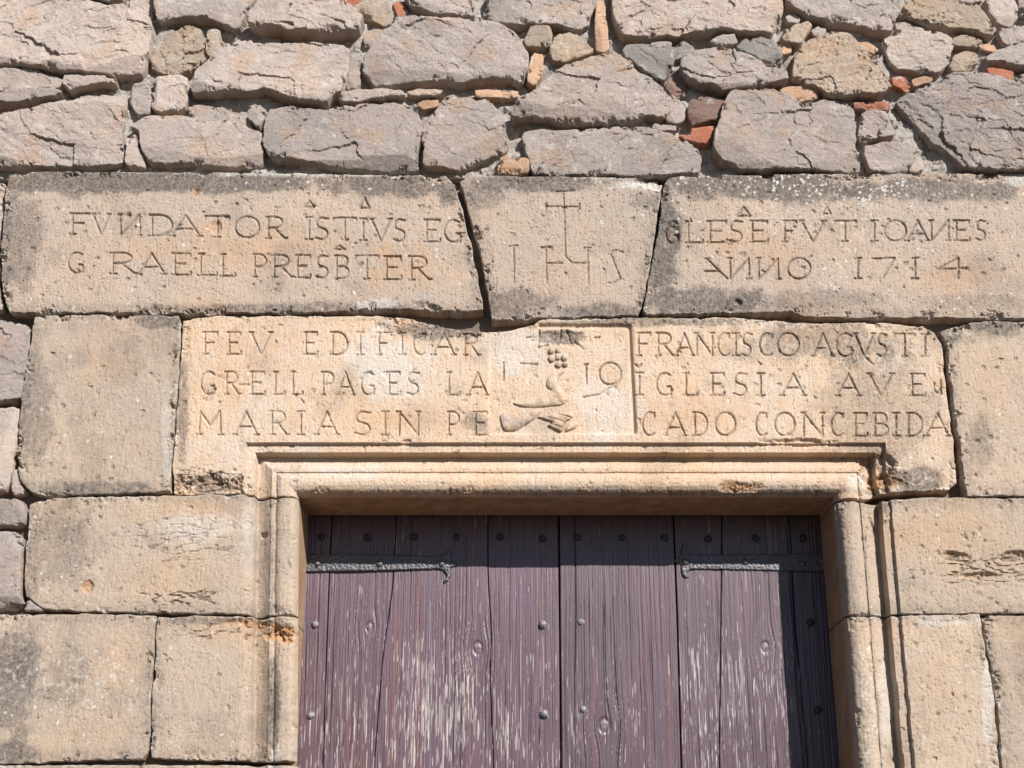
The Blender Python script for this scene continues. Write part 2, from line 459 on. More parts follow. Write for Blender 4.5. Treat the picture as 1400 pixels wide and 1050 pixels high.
def block_height(seed, strokes=None, blobs=(), mould=False, y0=0.0, r=0.0042, tilt=(0, 0), edge_dark=0.5, dark=0.0, lich=0.0, worn=1.0, panel=None, half=0.0058, deep=0.0062, noscoop=0.0):
    def f(X, Z, sd):
        PX, PY = to_px(X, Z)
        low = fbm(X * 5, Z * 5, seed, 4)
        mid = fbm(X * 26, Z * 26, seed + 1, 4, 0.6)
        nb = fbm(X * 11, Z * 11, seed + 2, 5, 0.62)
        nf = fbm(X * 55, Z * 55, seed + 8, 4, 0.65)
        nff = fbm(X * 150, Z * 110, seed + 18, 3, 0.7)
        y = y0 + 0.004 * worn * low + 0.0016 * worn * mid
        y = y + tilt[0] * (X - X.mean()) + tilt[1] * (Z - Z.mean())
        tool = fbm(X * 130, Z * 22, seed + 3, 3, 0.6)
        y = y + 0.0011 * tool + 0.0008 * fbm(X * 200, Z * 200, seed + 4, 2)
        # pits
        f1, f2, idr = worley(X * 38, Z * 38, seed + 5)
        pit = (idr > 0.90) * sstep(0.34, 0.10, f1 + 0.45 * nf) * (nb > -0.1)
        f1b, _, idb = worley(X * 95, Z * 95, seed + 6)
        pitb = (idb > 0.80) * sstep(0.42, 0.12, f1b + 0.3 * nf)
        f1c, _, idc = worley(X * 170, Z * 110, seed + 16); pitc = (idc > 0.72) * sstep(0.45, 0.15, f1c) * sstep(-0.15, 0.25, nb)
        y = y + 0.0045 * pit * worn + 0.0024 * pitb * worn + 0.0019 * pitc * worn
        u = open_u(X, Z)
        m = moulding(X, Z) if mould else 0.0
        y = y + m
        # worn arris; gentler against the moulded edge
        rr = r * (1 + 0.9 * nb) ; rr = np.clip(rr, 0.002, 0.03)
        k = np.clip((rr - sd) / rr, 0, 1)
        eg = rr * (1 - np.sqrt(np.clip(1 - k * k, 0, 1)))
        chipn = sstep(0.10, 0.42, nb + 0.35 * nf) * sstep(0.035, 0.0, sd) * 0.020
        if mould:
            near = sstep(0.0, 0.01, u); eg = eg * near; chipn = chipn * near * 0.5
        y = y + eg + chipn
        dk = np.full(X.shape, dark) + edge_dark * (0.35 + 0.65 * sstep(-0.05, 0.25, nf + 0.8 * nff)) * sstep(0.05, 0.0, sd + 0.03 * nb) * (u > 0.02)
        dk = dk + 0.26 * sstep(0.12, 0.5, low + 0.4 * nb) + 0.26 * pit + 0.15 * pitb + 0.08 * pitc
        dk = dk + 0.16 * sstep(0.05, 0.4, fbm(X * 90, Z * 14, seed + 14, 3, 0.6))
        lc = np.full(X.shape, 0.0); oc = 0.16 * sstep(0.1, 0.5, fbm(X * 4 + 9, Z * 4, seed + 9, 4))
        fl, _, il = worley(X * 85 + 0.5 * nb, Z * 85 + 0.5 * nf, seed + 12)
        spots = sstep(0.46, 0.20, fl + 0.5 * nf)
        lc = lc + (il < 0.008 + 0.12 * lich * (nb > 0)) * spots * 0.8 + 0.6 * sstep(0.010, 0.0, sd) * sstep(0.0, 0.3, nf + nb) * (u > 0.02)
        for kind, x, yy, rx, ry, amt in blobs:
            B = blob_field(PX, PY, x, yy, rx, ry, nb + 0.5 * nf)
            if kind == 'chip': y = y + amt * B * (1 + 0.6 * mid); oc = oc + 0.15 * B
            elif kind == 'fresh': y = y + amt * B * (0.6 + 1.5 * np.abs(mid) + nf); oc = oc + 0.9 * B
            elif kind == 'dark': dk = dk + amt * (0.45 * B * (0.8 + 0.8 * nf) + 0.75 * sstep(0.0, 0.05, B) * sstep(0.22, 0.62, 0.62 * B + 0.42 * nf + 0.30 * nb + 0.35 * nff))
            elif kind == 'spots': lc = lc + amt * (il < 0.55) * spots * B * sstep(-0.2, 0.1, fbm(X * 30, Z * 30, seed + 17, 3))
            elif kind == 'pale': lc = lc + amt * B
            elif kind == 'och': oc = oc + 0.6 * amt * blob_field(PX, PY, x, yy, rx, ry, nb * 1.3 + 0.5 * nf, 0.95)
            elif kind == 'crack':
                f = np.abs(fbm(X * 9, Z * 30, seed + 21, 3)); y = y + amt * B * sstep(0.10, 0.0, f); dk = dk + 0.7 * B * sstep(0.08, 0.0, f)
        if panel is not None: y = y + panel(X, Z, PX, PY)
        if strokes:
            c = carve(X, Z, strokes, half * 0.76, deep * 1.08); y = y + c
            dk = dk + 0.36 * sstep(0.15, 0.9, c / deep)          # darker towards the bottom of the cuts
        W = np.stack([np.clip(dk, 0, 0.95), np.clip(lc, 0, 0.9), np.clip(oc, 0, 0.9)], -1)
        return y, W
    return f

GRP = 'dressed sandstone blocks around the doorway'
def block(name, pts, label, cat, seed, mat='ashlar', h=0.0034, depth=0.16, rows=2, rough=0.0035, mould=False, group=GRP, chop=0, **kw):
    P = pxpoly(pts)
    if mould:
        keep = lambda x, z: sstep(0.003, 0.03, open_u(x, z))
    else: keep = None
    P = roughen(P, rough, 0.012, seed, keep=keep)
    P = grow(P, 0.0022)
    def side(nv, t):                    # the reveal behind the leaning roll of the left jamb is plumb
        x, z = nv[:, 0], nv[:, 2]
        k = (np.abs(x - xl(z)) < 0.03) & (z < ZT + 0.004)
        nv[:, 0] = np.where(k, np.minimum(x, x + (_xl0 - xl(z)) * min(1.0, t * 2.2)), x) if t <= 1.0 / rows + 1e-6 else np.where((np.abs(x - _xl0) < 0.05) & (z < ZT + 0.004), np.minimum(x, _xl0 + 0.003 + (xl(z) - _xl0) * max(0.0, 1 - t * 2.2)), x)
        return nv
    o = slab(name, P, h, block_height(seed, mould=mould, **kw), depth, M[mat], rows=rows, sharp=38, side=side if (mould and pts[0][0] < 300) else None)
    return tag(o, label, cat, group)

top, bot = lin(96, 294, 600, 303), lin(96, 322, 600, 333)
A1 = [('F',96,123),('V',128,150),('И',163,194),('D',204,237),('A',235,274),('T',281,314),('O',322,355),('R',364,391),('I',418,428),('S',431,449),('T',456,487),('I',492,502),('V',508,534),('S',538,554),('E',580,602),('G',607,630)]
top2, bot2 = lin(94, 347, 588, 353), lin(94, 375, 588, 385)
A2 = [('G',94,115),('R',151,187),('A',190,226),('E',236,262),('L',271,297),('L',302,322),('P',346,365),('R',372,400),('E',404,425),('S',432,449),('B',458,478),('T',486,517),('E',525,549),('R',559,588)]
hat = lambda x0, x1, y0, y1: [pxpoly([(x0 + (x1 - x0) * u, y0 + (y1 - y0) * v) for u, v in st]) for st in G['^']]
sA = text_strokes(A1, top, bot) + text_strokes(A2, top2, bot2) + hat(417, 430, 277, 285) + hat(492, 505, 272, 286) + hat(457, 472, 338, 343)
block('inscribed_block', [(9,262),(15,241),(60,237),(200,238),(400,240),(610,243),(621,252),(627,275),(645,345),(655,395),(660,424),(640,427),(600,425),(560,423),(500,424),(440,428),(300,429),(50,428),(15,428),(5,400),(3,340),(8,300)],
      'long weathered stone block with two carved lines beginning FVNDATOR, left of the keystone', 'inscribed stone', 11, 'ashlar_grey', 0.0023, y0=-0.012, strokes=sA, deep=0.0075, edge_dark=0.55,
      blobs=[('dark',120,250,150,26,0.8),('dark',30,330,42,110,0.55),('dark',300,252,190,22,0.85),('dark',540,255,120,24,0.8),('dark',610,265,26,24,0.8),('pale',440,238,180,7,0.5),('och',330,340,260,45,0.5),('och',560,370,90,45,0.6),('dark',400,425,260,12,0.45),('fresh',269,263,6,9,0.006),('pale',510,418,40,10,0.5),('chip',625,252,20,22,0.018),('chip',297,313,7,9,0.009),('chip',175,297,7,5,0.008)])
kst = [pxpoly(p) for p in ([(770,264),(772,320),(773,352),(782,361),(803,361)],[(761,263),(779,263)],[(746,284),(792,284)],[(746,280),(746,288)],[(792,280),(792,288)],[(702,338),(703,388)],[(696,338),(708,337)],[(746,339),(747,389)],[(740,340),(751,339)],[(747,361),(768,361)],[(803,339),(804,390)],[(798,340),(808,340)],[(851,346),(843,343),(837,345)],[(835,349),(848,382)],[(847,383),(838,389),(831,388)])]
block('keystone', [(630,251),(642,243),(760,243),(898,245),(905,251),(897,300),(887,370),(876,420),(871,432),(780,434),(690,437),(673,438),(668,400),(656,340)],
      'tapered grey keystone carved with a cross and the letters IHS', 'keystone', 23, 'ashlar_grey', 0.0023, y0=-0.008, strokes=kst, half=0.0054, deep=0.0058, dark=0.08,
      blobs=[('dark',740,252,110,18,0.75),('dark',700,415,70,28,0.6),('pale',880,254,40,9,0.7),('spots',830,250,60,14,0.7),('chip',895,250,30,16,0.02),('dark',880,275,40,18,0.4),('dark',820,425,80,14,0.5),('dark',660,270,40,24,0.5)])
t3, b3 = lin(937, 304, 1346, 303), lin(937, 333, 1346, 330)
t4, b4 = lin(963, 355, 1320, 354), lin(963, 383, 1320, 382)
sB = text_strokes([('G',910,927),('L',937,960),('E',966,993),('S',996,1014),('E',1024,1049),('F',1069,1088),('V',1095,1126),('T',1140,1169),('I',1189,1200),('O',1208,1238),('A',1239,1268),('И',1270,1298),('E',1303,1325),('S',1333,1346)], t3, b3) \
   + text_strokes([('Λ',962,994),('И',995,1026),('И',1034,1066),('O',1076,1107),('1',1166,1178),('7',1191,1222),('1',1244,1256),('4',1281,1320)], t4, b4) + hat(1007, 1025, 285, 297) + hat(1124, 1135, 285, 294)
block('inscribed_block', [(909,252),(916,244),(1100,240),(1300,240),(1520,240),(1520,436),(1250,435),(1130,435),(1100,433),(1085,427),(1000,428),(884,431),(880,424),(890,370),(901,310)],
      'weathered stone block with two carved lines ending ANNO 1714, white lichen along its top', 'inscribed stone', 37, 'ashlar_grey', 0.0023, y0=-0.010, strokes=sB, lich=0.12, deep=0.0072,
      blobs=[('dark',1050,258,190,28,0.85),('dark',905,330,38,100,0.9),('dark',960,412,120,26,0.75),('dark',1280,262,200,24,0.7),('spots',980,250,60,18,0.9),('spots',1090,252,70,24,0.95),('spots',1200,262,60,22,0.95),('spots',1140,380,26,40,0.7),('spots',1145,290,190,50,0.4),('pale',1395,250,26,9,0.6),('och',1050,340,150,40,0.35),('och',1320,370,80,50,0.4),('chip',1008,415,6,6,0.012),('chip',916,325,14,16,0.008),('dark',1330,415,120,16,0.35),('dark',1120,412,130,20,0.4)])

# --- the lintel with its three lines
c1t, c1b = lin(277, 454, 1265, 456), lin(277, 484, 1265, 487)
c2t, c2b = lin(274, 508, 1265, 511), lin(274, 539, 1265, 541)
c3t, c3b = lin(270, 562, 1297, 565), lin(270, 594, 1297, 596)
sC = text_strokes([('F',277,297),('E',310,329),('V',343,370),('E',415,434),('D',451,475),('I',487,497),('F',515,534),('I',544,554),('C',565,581),('A',592,621),('R',633,655),
                   ('F',870,889),('R',897,921),('A',924,947),('N',951,975),('C',981,997),('I',1001,1011),('S',1014,1027),('C',1038,1056),('O',1063,1092),('A',1112,1138),('G',1143,1165),('V',1169,1194),('S',1199,1212),('T',1223,1251),('I',1260,1270)], c1t, c1b)
sC += text_strokes([('G',274,293),('R',307,327),('E',341,362),('L',374,389),('L',398,413),('P',439,456),('A',461,483),('G',493,511),('E',529,547),('S',556,572),('L',611,628),('A',640,666),
                    ('I',869,879),('G',897,918),('L',935,953),('E',971,990),('S',1003,1021),('I',1035,1045),('A',1069,1100),('A',1145,1175),('V',1189,1220),('E',1244,1265)], c2t, c2b)
sC += text_strokes([('M',270,303),('A',321,351),('R',369,393),('I',406,416),('A',432,461),('S',484,506),('I',521,531),('N',544,573),('P',611,628),('E',647,667),
                    ('C',878,895),('A',909,937),('D',947,967),('O',978,1005),('C',1033,1048),('O',1059,1086),('N',1097,1126),('C',1136,1153),('E',1167,1186),('B',1194,1215),('I',1220,1230),('D',1239,1261),('A',1266,1297)], c3t, c3b)
sC += [pxpoly(p) for p in ([(1277,523),(1277.5,533),(1282,537),(1286,532)],[(1286,520),(1287,538)],[(327,526),(341,526)],[(411,545),(415,551)],[(1036,494),(1041,498)],[(868,498),(873,502)],[(877,498),(873,502)],[(1184,489),(1194,498)],
       [(688,495),(688,519)],[(712,496),(734,497)],[(801,497),(802,523)],[(799,498),(804,497)])]
sC += [pxpoly(arc(834, 510, 15, 15, 0, 360, 22)), pxpoly([(849,508),(849,514),(846,521),(837,528),(819,538.5),(798,542)]),
       pxpoly([(737,450),(738,461)]), pxpoly([(738,461),(735,475),(748,471)]), pxpoly([(767,451),(766,463)]), pxpoly([(775,452),(780,467)]), pxpoly([(776,452),(781,468)]), pxpoly([(786,466),(798,477)]), pxpoly([(719,461),(725,460)]), pxpoly([(813,461),(819,460)])]
def panel_fn(X, Z, PX, PY):
    l = 671 - (PY - 454) * 0.028; rr = 861 + (PY - 446) * 0.050
    ins = sstep(-2, 2, PX - l) * sstep(2, -2, PX - rr) * sstep(-2, 2, PY - 446) * sstep(2, -2, PY - 593)
    line = np.exp(-((PX - rr) / 2.3) ** 2) * sstep(444, 448, PY) * sstep(595, 590, PY) + np.exp(-((PY - 445) / 2.5) ** 2) * sstep(733, 738, PX) * sstep(866, 858, PX)
    tt = np.clip(((PX - 734) * -12 + (PY - 497) * 23) / (144 + 529.0), 0, 1)
    leg = np.exp(-(np.hypot(PX - 734 + 12 * tt, PY - 497 - 23 * tt) / 2.2) ** 2)
    return 0.0022 * leg + 0.0055 * ins + 0.013 * np.clip(line, 0, 1)
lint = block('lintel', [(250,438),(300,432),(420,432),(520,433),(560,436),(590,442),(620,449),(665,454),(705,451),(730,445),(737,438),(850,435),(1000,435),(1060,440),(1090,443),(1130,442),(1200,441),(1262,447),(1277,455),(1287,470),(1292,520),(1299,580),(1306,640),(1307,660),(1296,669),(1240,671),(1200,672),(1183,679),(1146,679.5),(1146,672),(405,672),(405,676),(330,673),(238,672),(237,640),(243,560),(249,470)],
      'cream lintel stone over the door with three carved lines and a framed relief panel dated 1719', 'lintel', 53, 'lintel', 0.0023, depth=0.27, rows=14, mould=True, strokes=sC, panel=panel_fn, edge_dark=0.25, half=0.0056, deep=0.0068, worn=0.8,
      blobs=[('dark',590,452,80,20,0.75),('chip',600,445,90,20,0.012),('dark',900,440,180,9,0.6),('dark',1120,468,170,40,0.5),('dark',1200,560,120,110,0.38),('dark',1255,655,70,26,0.7),('dark',285,660,55,18,0.55),('chip',285,666,62,22,0.020),('crack',285,655,60,24,0.006),
             ('pale',530,500,70,60,0.55),('pale',830,560,50,60,0.45),('pale',700,480,60,40,0.4),('pale',480,640,60,16,0.5),('och',645,478,22,26,0.95),('och',930,560,110,50,0.6),('och',330,500,130,70,0.45),('och',560,570,120,40,0.5),('och',1090,450,90,25,0.35),('dark',650,578,26,20,0.6),
             ('dark',768,460,38,15,0.85),('chip',768,462,40,13,0.006),('spots',1050,440,110,14,0.6),('spots',1200,470,90,40,0.35),('dark',900,668,500,7,0.45),('dark',250,560,12,110,0.55),('fresh',1217,656,30,16,0.016),('chip',1198,640,30,26,0.022),('fresh',1012,664,36,8,0.012),('pale',1172,655,22,18,0.55),('chip',1090,604,60,6,0.012),('chip',556,604,10,5,0.01)])

def relief(name, pts, hgt, seed, dark=0.1, parent=lint, crease=None):
    P = chaikin(pxpoly(pts)); P = roughen(P, 0.0012, 0.006, seed)
    def f(X, Z, sd):
        rad = max(sd.max(), 1e-3); k = np.clip(sd / rad, 0, 1)
        y = 0.0075 - hgt * np.sqrt(1 - (1 - k) ** 2) ** 0.7 + 0.0030 * fbm(X * 45, Z * 45, seed, 4) + 0.0012 * fbm(X * 180, Z * 180, seed + 9, 2)
        if crease: PX, PY = to_px(X, Z); y = y + crease(PX, PY)
        W = np.stack([dark + 0.4 * sstep(0.0, 0.4, fbm(X * 30, Z * 30, seed + 2, 3)), 0.2 * (fbm(X * 20, Z * 20, seed + 3, 3) > 0.1), np.full(X.shape, 0.15)], -1)
        return y, W
    return slab(name, P, 0.0021, f, 0.03, M['lintel'], parent, rows=1)
ZR = lambda L: [(660 + x / 6.177, 435 + y / 6.177) for x, y in L]
relief('carved_sleeve', ZR([(138,830),(160,798),(230,775),(330,757),(450,752),(500,780),(470,815),(440,850),(360,902),(285,950),(200,957),(165,925)]), 0.0155, 201, 0.2)
relief('carved_figure', ZR([(540,590),(534,530),(562,480),(612,455),(700,430),(690,455),(645,492),(650,560),(690,630),(706,715),(640,735),(520,750),(400,757),(310,740),(238,708),(330,718),(420,690),(520,650),(590,605)]), 0.0135, 203, 0.05)
relief('carved_hand', ZR([(445,828),(540,822),(585,802),(690,798),(760,795),(770,840),(690,870),(684,915),(670,968),(620,942),(556,912),(552,893),(600,880),(520,852)]), 0.0135, 204, 0.12, crease=lambda PX, PY: 0.004 * sstep(0.55, 0.95, np.sin((PY - PX * 0.30) * 0.75)))
relief('carved_leaf', ZR([(690,962),(715,895),(775,865),(808,888),(797,920),(740,945)]), 0.012, 205, 0.0)
for k, (x, y, rr_) in enumerate([(578,277,27),(583,337,30),(634,322,27),(692,327,29),(642,387,29),(697,387,24),(640,272,22)]):
    relief('carved_grape', ZR([(x + 1.22 * rr_ * math.cos(q * 1.05), y + 1.22 * rr_ * math.sin(q * 1.05)) for q in range(6)]), 0.0125, 210 + k, 0.12)

# --- plain and moulded blocks
XLp = lambda y: 405 - (y - 672) * 3 / 368.0
block('ashlar_block', [(48,434),(100,431),(244,432),(246,470),(239,560),(233,640),(232,671),(150,674),(70,677),(45,674),(28,655),(23,620),(31,540),(41,480)],
      'smooth squarish tan block left of the lintel, under the end of the FVNDATOR stone', 'stone block', 61, 'ashlar', y0=-0.004,
      blobs=[('och',150,500,70,50,0.35),('dark',50,560,30,120,0.45),('dark',130,668,120,16,0.5),('dark',220,440,50,14,0.55),('dark',170,495,40,60,0.22),('pale',228,600,8,90,0.3)])
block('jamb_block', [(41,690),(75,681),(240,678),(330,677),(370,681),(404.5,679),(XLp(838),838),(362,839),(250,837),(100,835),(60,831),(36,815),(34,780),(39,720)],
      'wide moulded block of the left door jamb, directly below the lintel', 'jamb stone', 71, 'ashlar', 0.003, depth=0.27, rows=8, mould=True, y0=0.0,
      blobs=[('dark',75,750,70,90,0.4),('och',260,700,120,26,0.5),('och',230,790,120,40,0.4),('pale',270,720,70,30,0.35),('fresh',119,803,9,10,0.008),('crack',250,818,80,14,0.007),('crack',260,735,120,40,0.003),('chip',358,727,6,5,0.01),('dark',370,780,9,90,0.3),('pale',340,730,14,60,0.3)])
block('ashlar_block', [(-90,842),(0,841),(100,840),(211,842),(210,870),(205,950),(200,1030),(193,1037),(100,1040),(0,1043),(-90,1044)],
      'blotchy tan block at the lower left corner of the view', 'stone block', 83, 'ashlar', y0=0.002,
      blobs=[('dark',15,930,60,110,0.65),('dark',95,920,40,70,0.4),('spots',90,930,110,70,0.5),('och',170,900,60,70,0.3),('dark',20,1030,50,20,0.5)])
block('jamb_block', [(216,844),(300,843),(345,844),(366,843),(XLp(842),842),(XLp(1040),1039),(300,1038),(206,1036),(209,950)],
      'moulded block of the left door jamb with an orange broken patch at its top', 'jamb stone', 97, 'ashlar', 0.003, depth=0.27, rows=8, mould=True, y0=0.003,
      blobs=[('fresh',384,864,26,20,0.020),('fresh',330,851,40,8,0.010),('och',320,858,90,22,0.6),('crack',300,862,90,16,0.005),('dark',280,848,80,8,0.4),('dark',372,960,13,90,0.7),('fresh',385,865,20,16,0.01),('pale',375,1030,10,12,0.6)])
block('ashlar_block', [(1284,455),(1330,441),(1520,441),(1520,677),(1322,678),(1316,640),(1308,580),(1300,520),(1296,475)],
      'plain tan block right of the lintel, past the wide open joint', 'stone block', 101, 'ashlar', y0=-0.008,
      blobs=[('dark',1370,450,70,18,0.6),('dark',1300,460,30,16,0.6),('dark',1340,610,26,50,0.45),('och',1360,520,60,60,0.3),('spots',1310,455,30,16,0.5)])
XRp = lambda y: 1146 + (y - 683) * 32 / 367.0
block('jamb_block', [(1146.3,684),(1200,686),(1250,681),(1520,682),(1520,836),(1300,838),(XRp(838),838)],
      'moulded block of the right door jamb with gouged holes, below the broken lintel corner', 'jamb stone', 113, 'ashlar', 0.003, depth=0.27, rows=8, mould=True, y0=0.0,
      blobs=[('chip',1302,760,24,7,0.014),('chip',1385,760,24,9,0.015),('chip',1340,787,32,6,0.013),('crack',1350,775,100,30,0.006),('dark',1302,762,20,5,0.5),('dark',1382,762,22,7,0.6),('och',1300,720,120,60,0.4),('dark',1213,690,16,22,0.4),('chip',1205,700,18,24,-0.012)])
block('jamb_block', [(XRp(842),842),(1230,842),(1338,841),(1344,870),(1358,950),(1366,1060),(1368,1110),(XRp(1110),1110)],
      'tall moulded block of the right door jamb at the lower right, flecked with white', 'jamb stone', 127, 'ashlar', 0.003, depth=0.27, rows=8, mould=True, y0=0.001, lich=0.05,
      blobs=[('spots',1190,950,18,120,0.7),('pale',1215,950,14,110,0.35),('pale',1350,960,10,110,0.5),('pale',1300,850,70,10,0.35),('och',1280,940,50,90,0.3)])
block('ashlar_block', [(1345,842),(1520,843),(1520,1110),(1378,1110),(1372,1060),(1364,950),(1349,870)],
      'narrow tan block at the right edge of the view, beside the lowest jamb block', 'stone block', 131, 'ashlar', y0=0.003, blobs=[('dark',1350,960,18,110,0.45),('spots',1362,1000,12,80,0.6)])
# the courses that carry the jambs on down to the ground (only the first shows, as a sliver)
def rect_block(x0, x1, z0, z1, label, seed, mould, name='jamb_block', h=0.008):
    P = roughen(np.array([(x0, z1), (x1, z1), (x1, z0), (x0, z0)]), 0.003, 0.02, seed, keep=(lambda x, z: sstep(0.003, 0.03, open_u(x, z))) if mould else None)
    o = slab(name, P, h, block_height(seed, mould=mould), 0.27 if mould else 0.16, M['ashlar'], rows=6 if mould else 2)
    return tag(o, label, 'jamb stone' if mould else 'stone block', GRP)
zl = float(at(0, 1046)[1]); zr = float(at(0, 1114)[1])
xa = float(at(-90, 1046)[0]); xle = float(xl(np.array(1.6))); xb = float(at(1520, 1110)[0])
xm = -1.05
rect_block(xa, xm - 0.008, 1.30, zl, 'block at the bottom edge of the view, left of the jamb sliver', 141, False, 'ashlar_block')
rect_block(xm, xle, 1.30, zl, 'moulded jamb block showing as a sliver at the bottom edge, left of the door', 142, True)
rect_block(xa, xle, 0.68, 1.29, 'moulded block low in the left jamb', 143, True)
rect_block(xa, xle, 0.0, 0.67, 'moulded block at the foot of the left jamb', 144, True)
rect_block(XR, xb, 1.05, zr, 'moulded block low in the right jamb', 145, True)
rect_block(XR, xb, 0.52, 1.04, 'moulded block near the foot of the right jamb', 146, True)
rect_block(XR, xb, 0.0, 0.51, 'moulded block at the foot of the right jamb', 147, True)

# ------------------------------------------------------------------ rubble masonry
wall = empty('rubble_wall', (0, 0.1, 0))
tag(wall, 'rough rubble stone wall with brick chips and lime mortar, above the inscribed stones', 'wall')

def rubble_height(seed, y0, relief=1.0, r=0.014, dark=0.0, porous=0.0, smooth=False):
    rs = np.random.RandomState(seed)
    npl = 6
    ang = rs.uniform(0, 2 * math.pi, npl); slope = rs.uniform(0.15, 0.8, npl); start = rs.uniform(0.70, 1.15, npl)
    tx, tz = rs.uniform(-0.10, 0.10), rs.uniform(-0.07, 0.12)
    if not smooth: relief = relief * rs.uniform(0.45, 1.15)
    def f(X, Z, sd):
        cx, cz = X.mean(), Z.mean(); wx = np.ptp(X) / 2; wz = np.ptp(Z) / 2
        rad = max(sd.max(), 0.01)
        ox, oz = rs.uniform(-20, 20, 2)
        x, z = X + ox, Z + oz
        wa = 0.10 * fbm(x * 4, z * 4, seed, 3); wb = 0.10 * fbm(x * 4 + 7, z * 4, seed + 1, 3)
        sk = rs.uniform(-0.35, 0.35)
        s = fbm((x + wa) * 2.6, (z + wb + sk * x) * 5.2, seed + 2, 4, 0.5)
        amp = relief * min(1.0, rad / 0.07)
        y = y0 + amp * 0.009 * s
        y = y + tx * (X - cx) + tz * (Z - cz)
        w2a = 0.020 * fbm(x * 22, z * 22, seed + 31, 4, 0.6); w2b = 0.014 * fbm(x * 22 + 5, z * 22, seed + 32, 4, 0.6)
        for fs, fa, fo in ((4.6, 0.009, 0.0115), (11.0, 0.0045, 0.0038), (26.0, 0.0026, 0.0018), (65.0, 0.0010, 0.0008)):               # broken facets
            g1, g2, gi, gx, gz = worley((x + wa * 0.3 + w2a) * fs, (z + wb * 0.3 + w2b + sk * x) * fs * 1.5, seed + int(fs), True)
            ga = gi * 40.0
            ra = (gi * 977.0) % 1.0
            y = y + amp * (fa * (np.cos(ga) * gx + np.sin(ga) * gz) + fo * (ra ** 2 - 0.33)) * (0.5 if smooth else 1.0)
        # facets knocked off towards the outline
        for a, sl, st in zip(ang, slope, start):
            d = (X - cx) / wx * math.cos(a) + (Z - cz) / wz * math.sin(a)
            y = np.maximum(y, y0 + (d - st - 0.15 * wa) * sl * min(wx, wz) * 0.9)
        nb = fbm(x * 14, z * 14, seed + 3, 5, 0.62); nf = fbm(x * 60, z * 60, seed + 4, 4, 0.65)
        cr = 1 - np.abs(fbm(x * 11 + wa * 30, z * 17, seed + 6, 4, 0.55)) * 2
        y = y + amp * 0.0028 * nb + 0.0022 * nf + 0.0016 * fbm(x * 190, z * 190, seed + 15, 2) 
        if porous:
            p1, _, pi = worley(x * 60, z * 60, seed + 7)
            y = y + porous * (pi > 0.45) * sstep(0.5, 0.1, p1) * sstep(-0.1, 0.3, fbm(x * 9, z * 9, seed + 8, 3))
        rr = np.clip(r * (1 + 1.6 * nb), 0.002, 0.05) * min(1.0, rad / 0.03)
        y = y + 0.020 * sstep(0.12, 0.40, nb + 0.3 * nf) * sstep(0.022, 0.0, sd) * min(1.0, rad / 0.04)
        k = np.clip((rr - sd) / rr, 0, 1)
        y = y + rr * (1 - np.sqrt(np.clip(1 - k * k, 0, 1)))
        dk = dark + 0.22 * sstep(0.05, 0.45, fbm(x * 6, z * 9, seed + 9, 4)) + 0.12 * sstep(0.1, 0.4, nf)
        lc = 0.55 * sstep(0.22, 0.45, fbm(x * 20, z * 20, seed + 10, 4, 0.65)) + 0.35 * sstep(0.008, 0.0, sd) * sstep(-0.1, 0.2, nb)
        oc = 0.30 * sstep(0.1, 0.45, fbm(x * 7 + 3, z * 7, seed + 11, 3))
        return y, np.stack([np.clip(dk, 0, 0.9), np.clip(lc, 0, 0.8), np.clip(oc, 0, 0.8)], -1)
    return f

S = 1400 / 480.0
OX = {'a': 0, 'b': 460, 'c': 920}
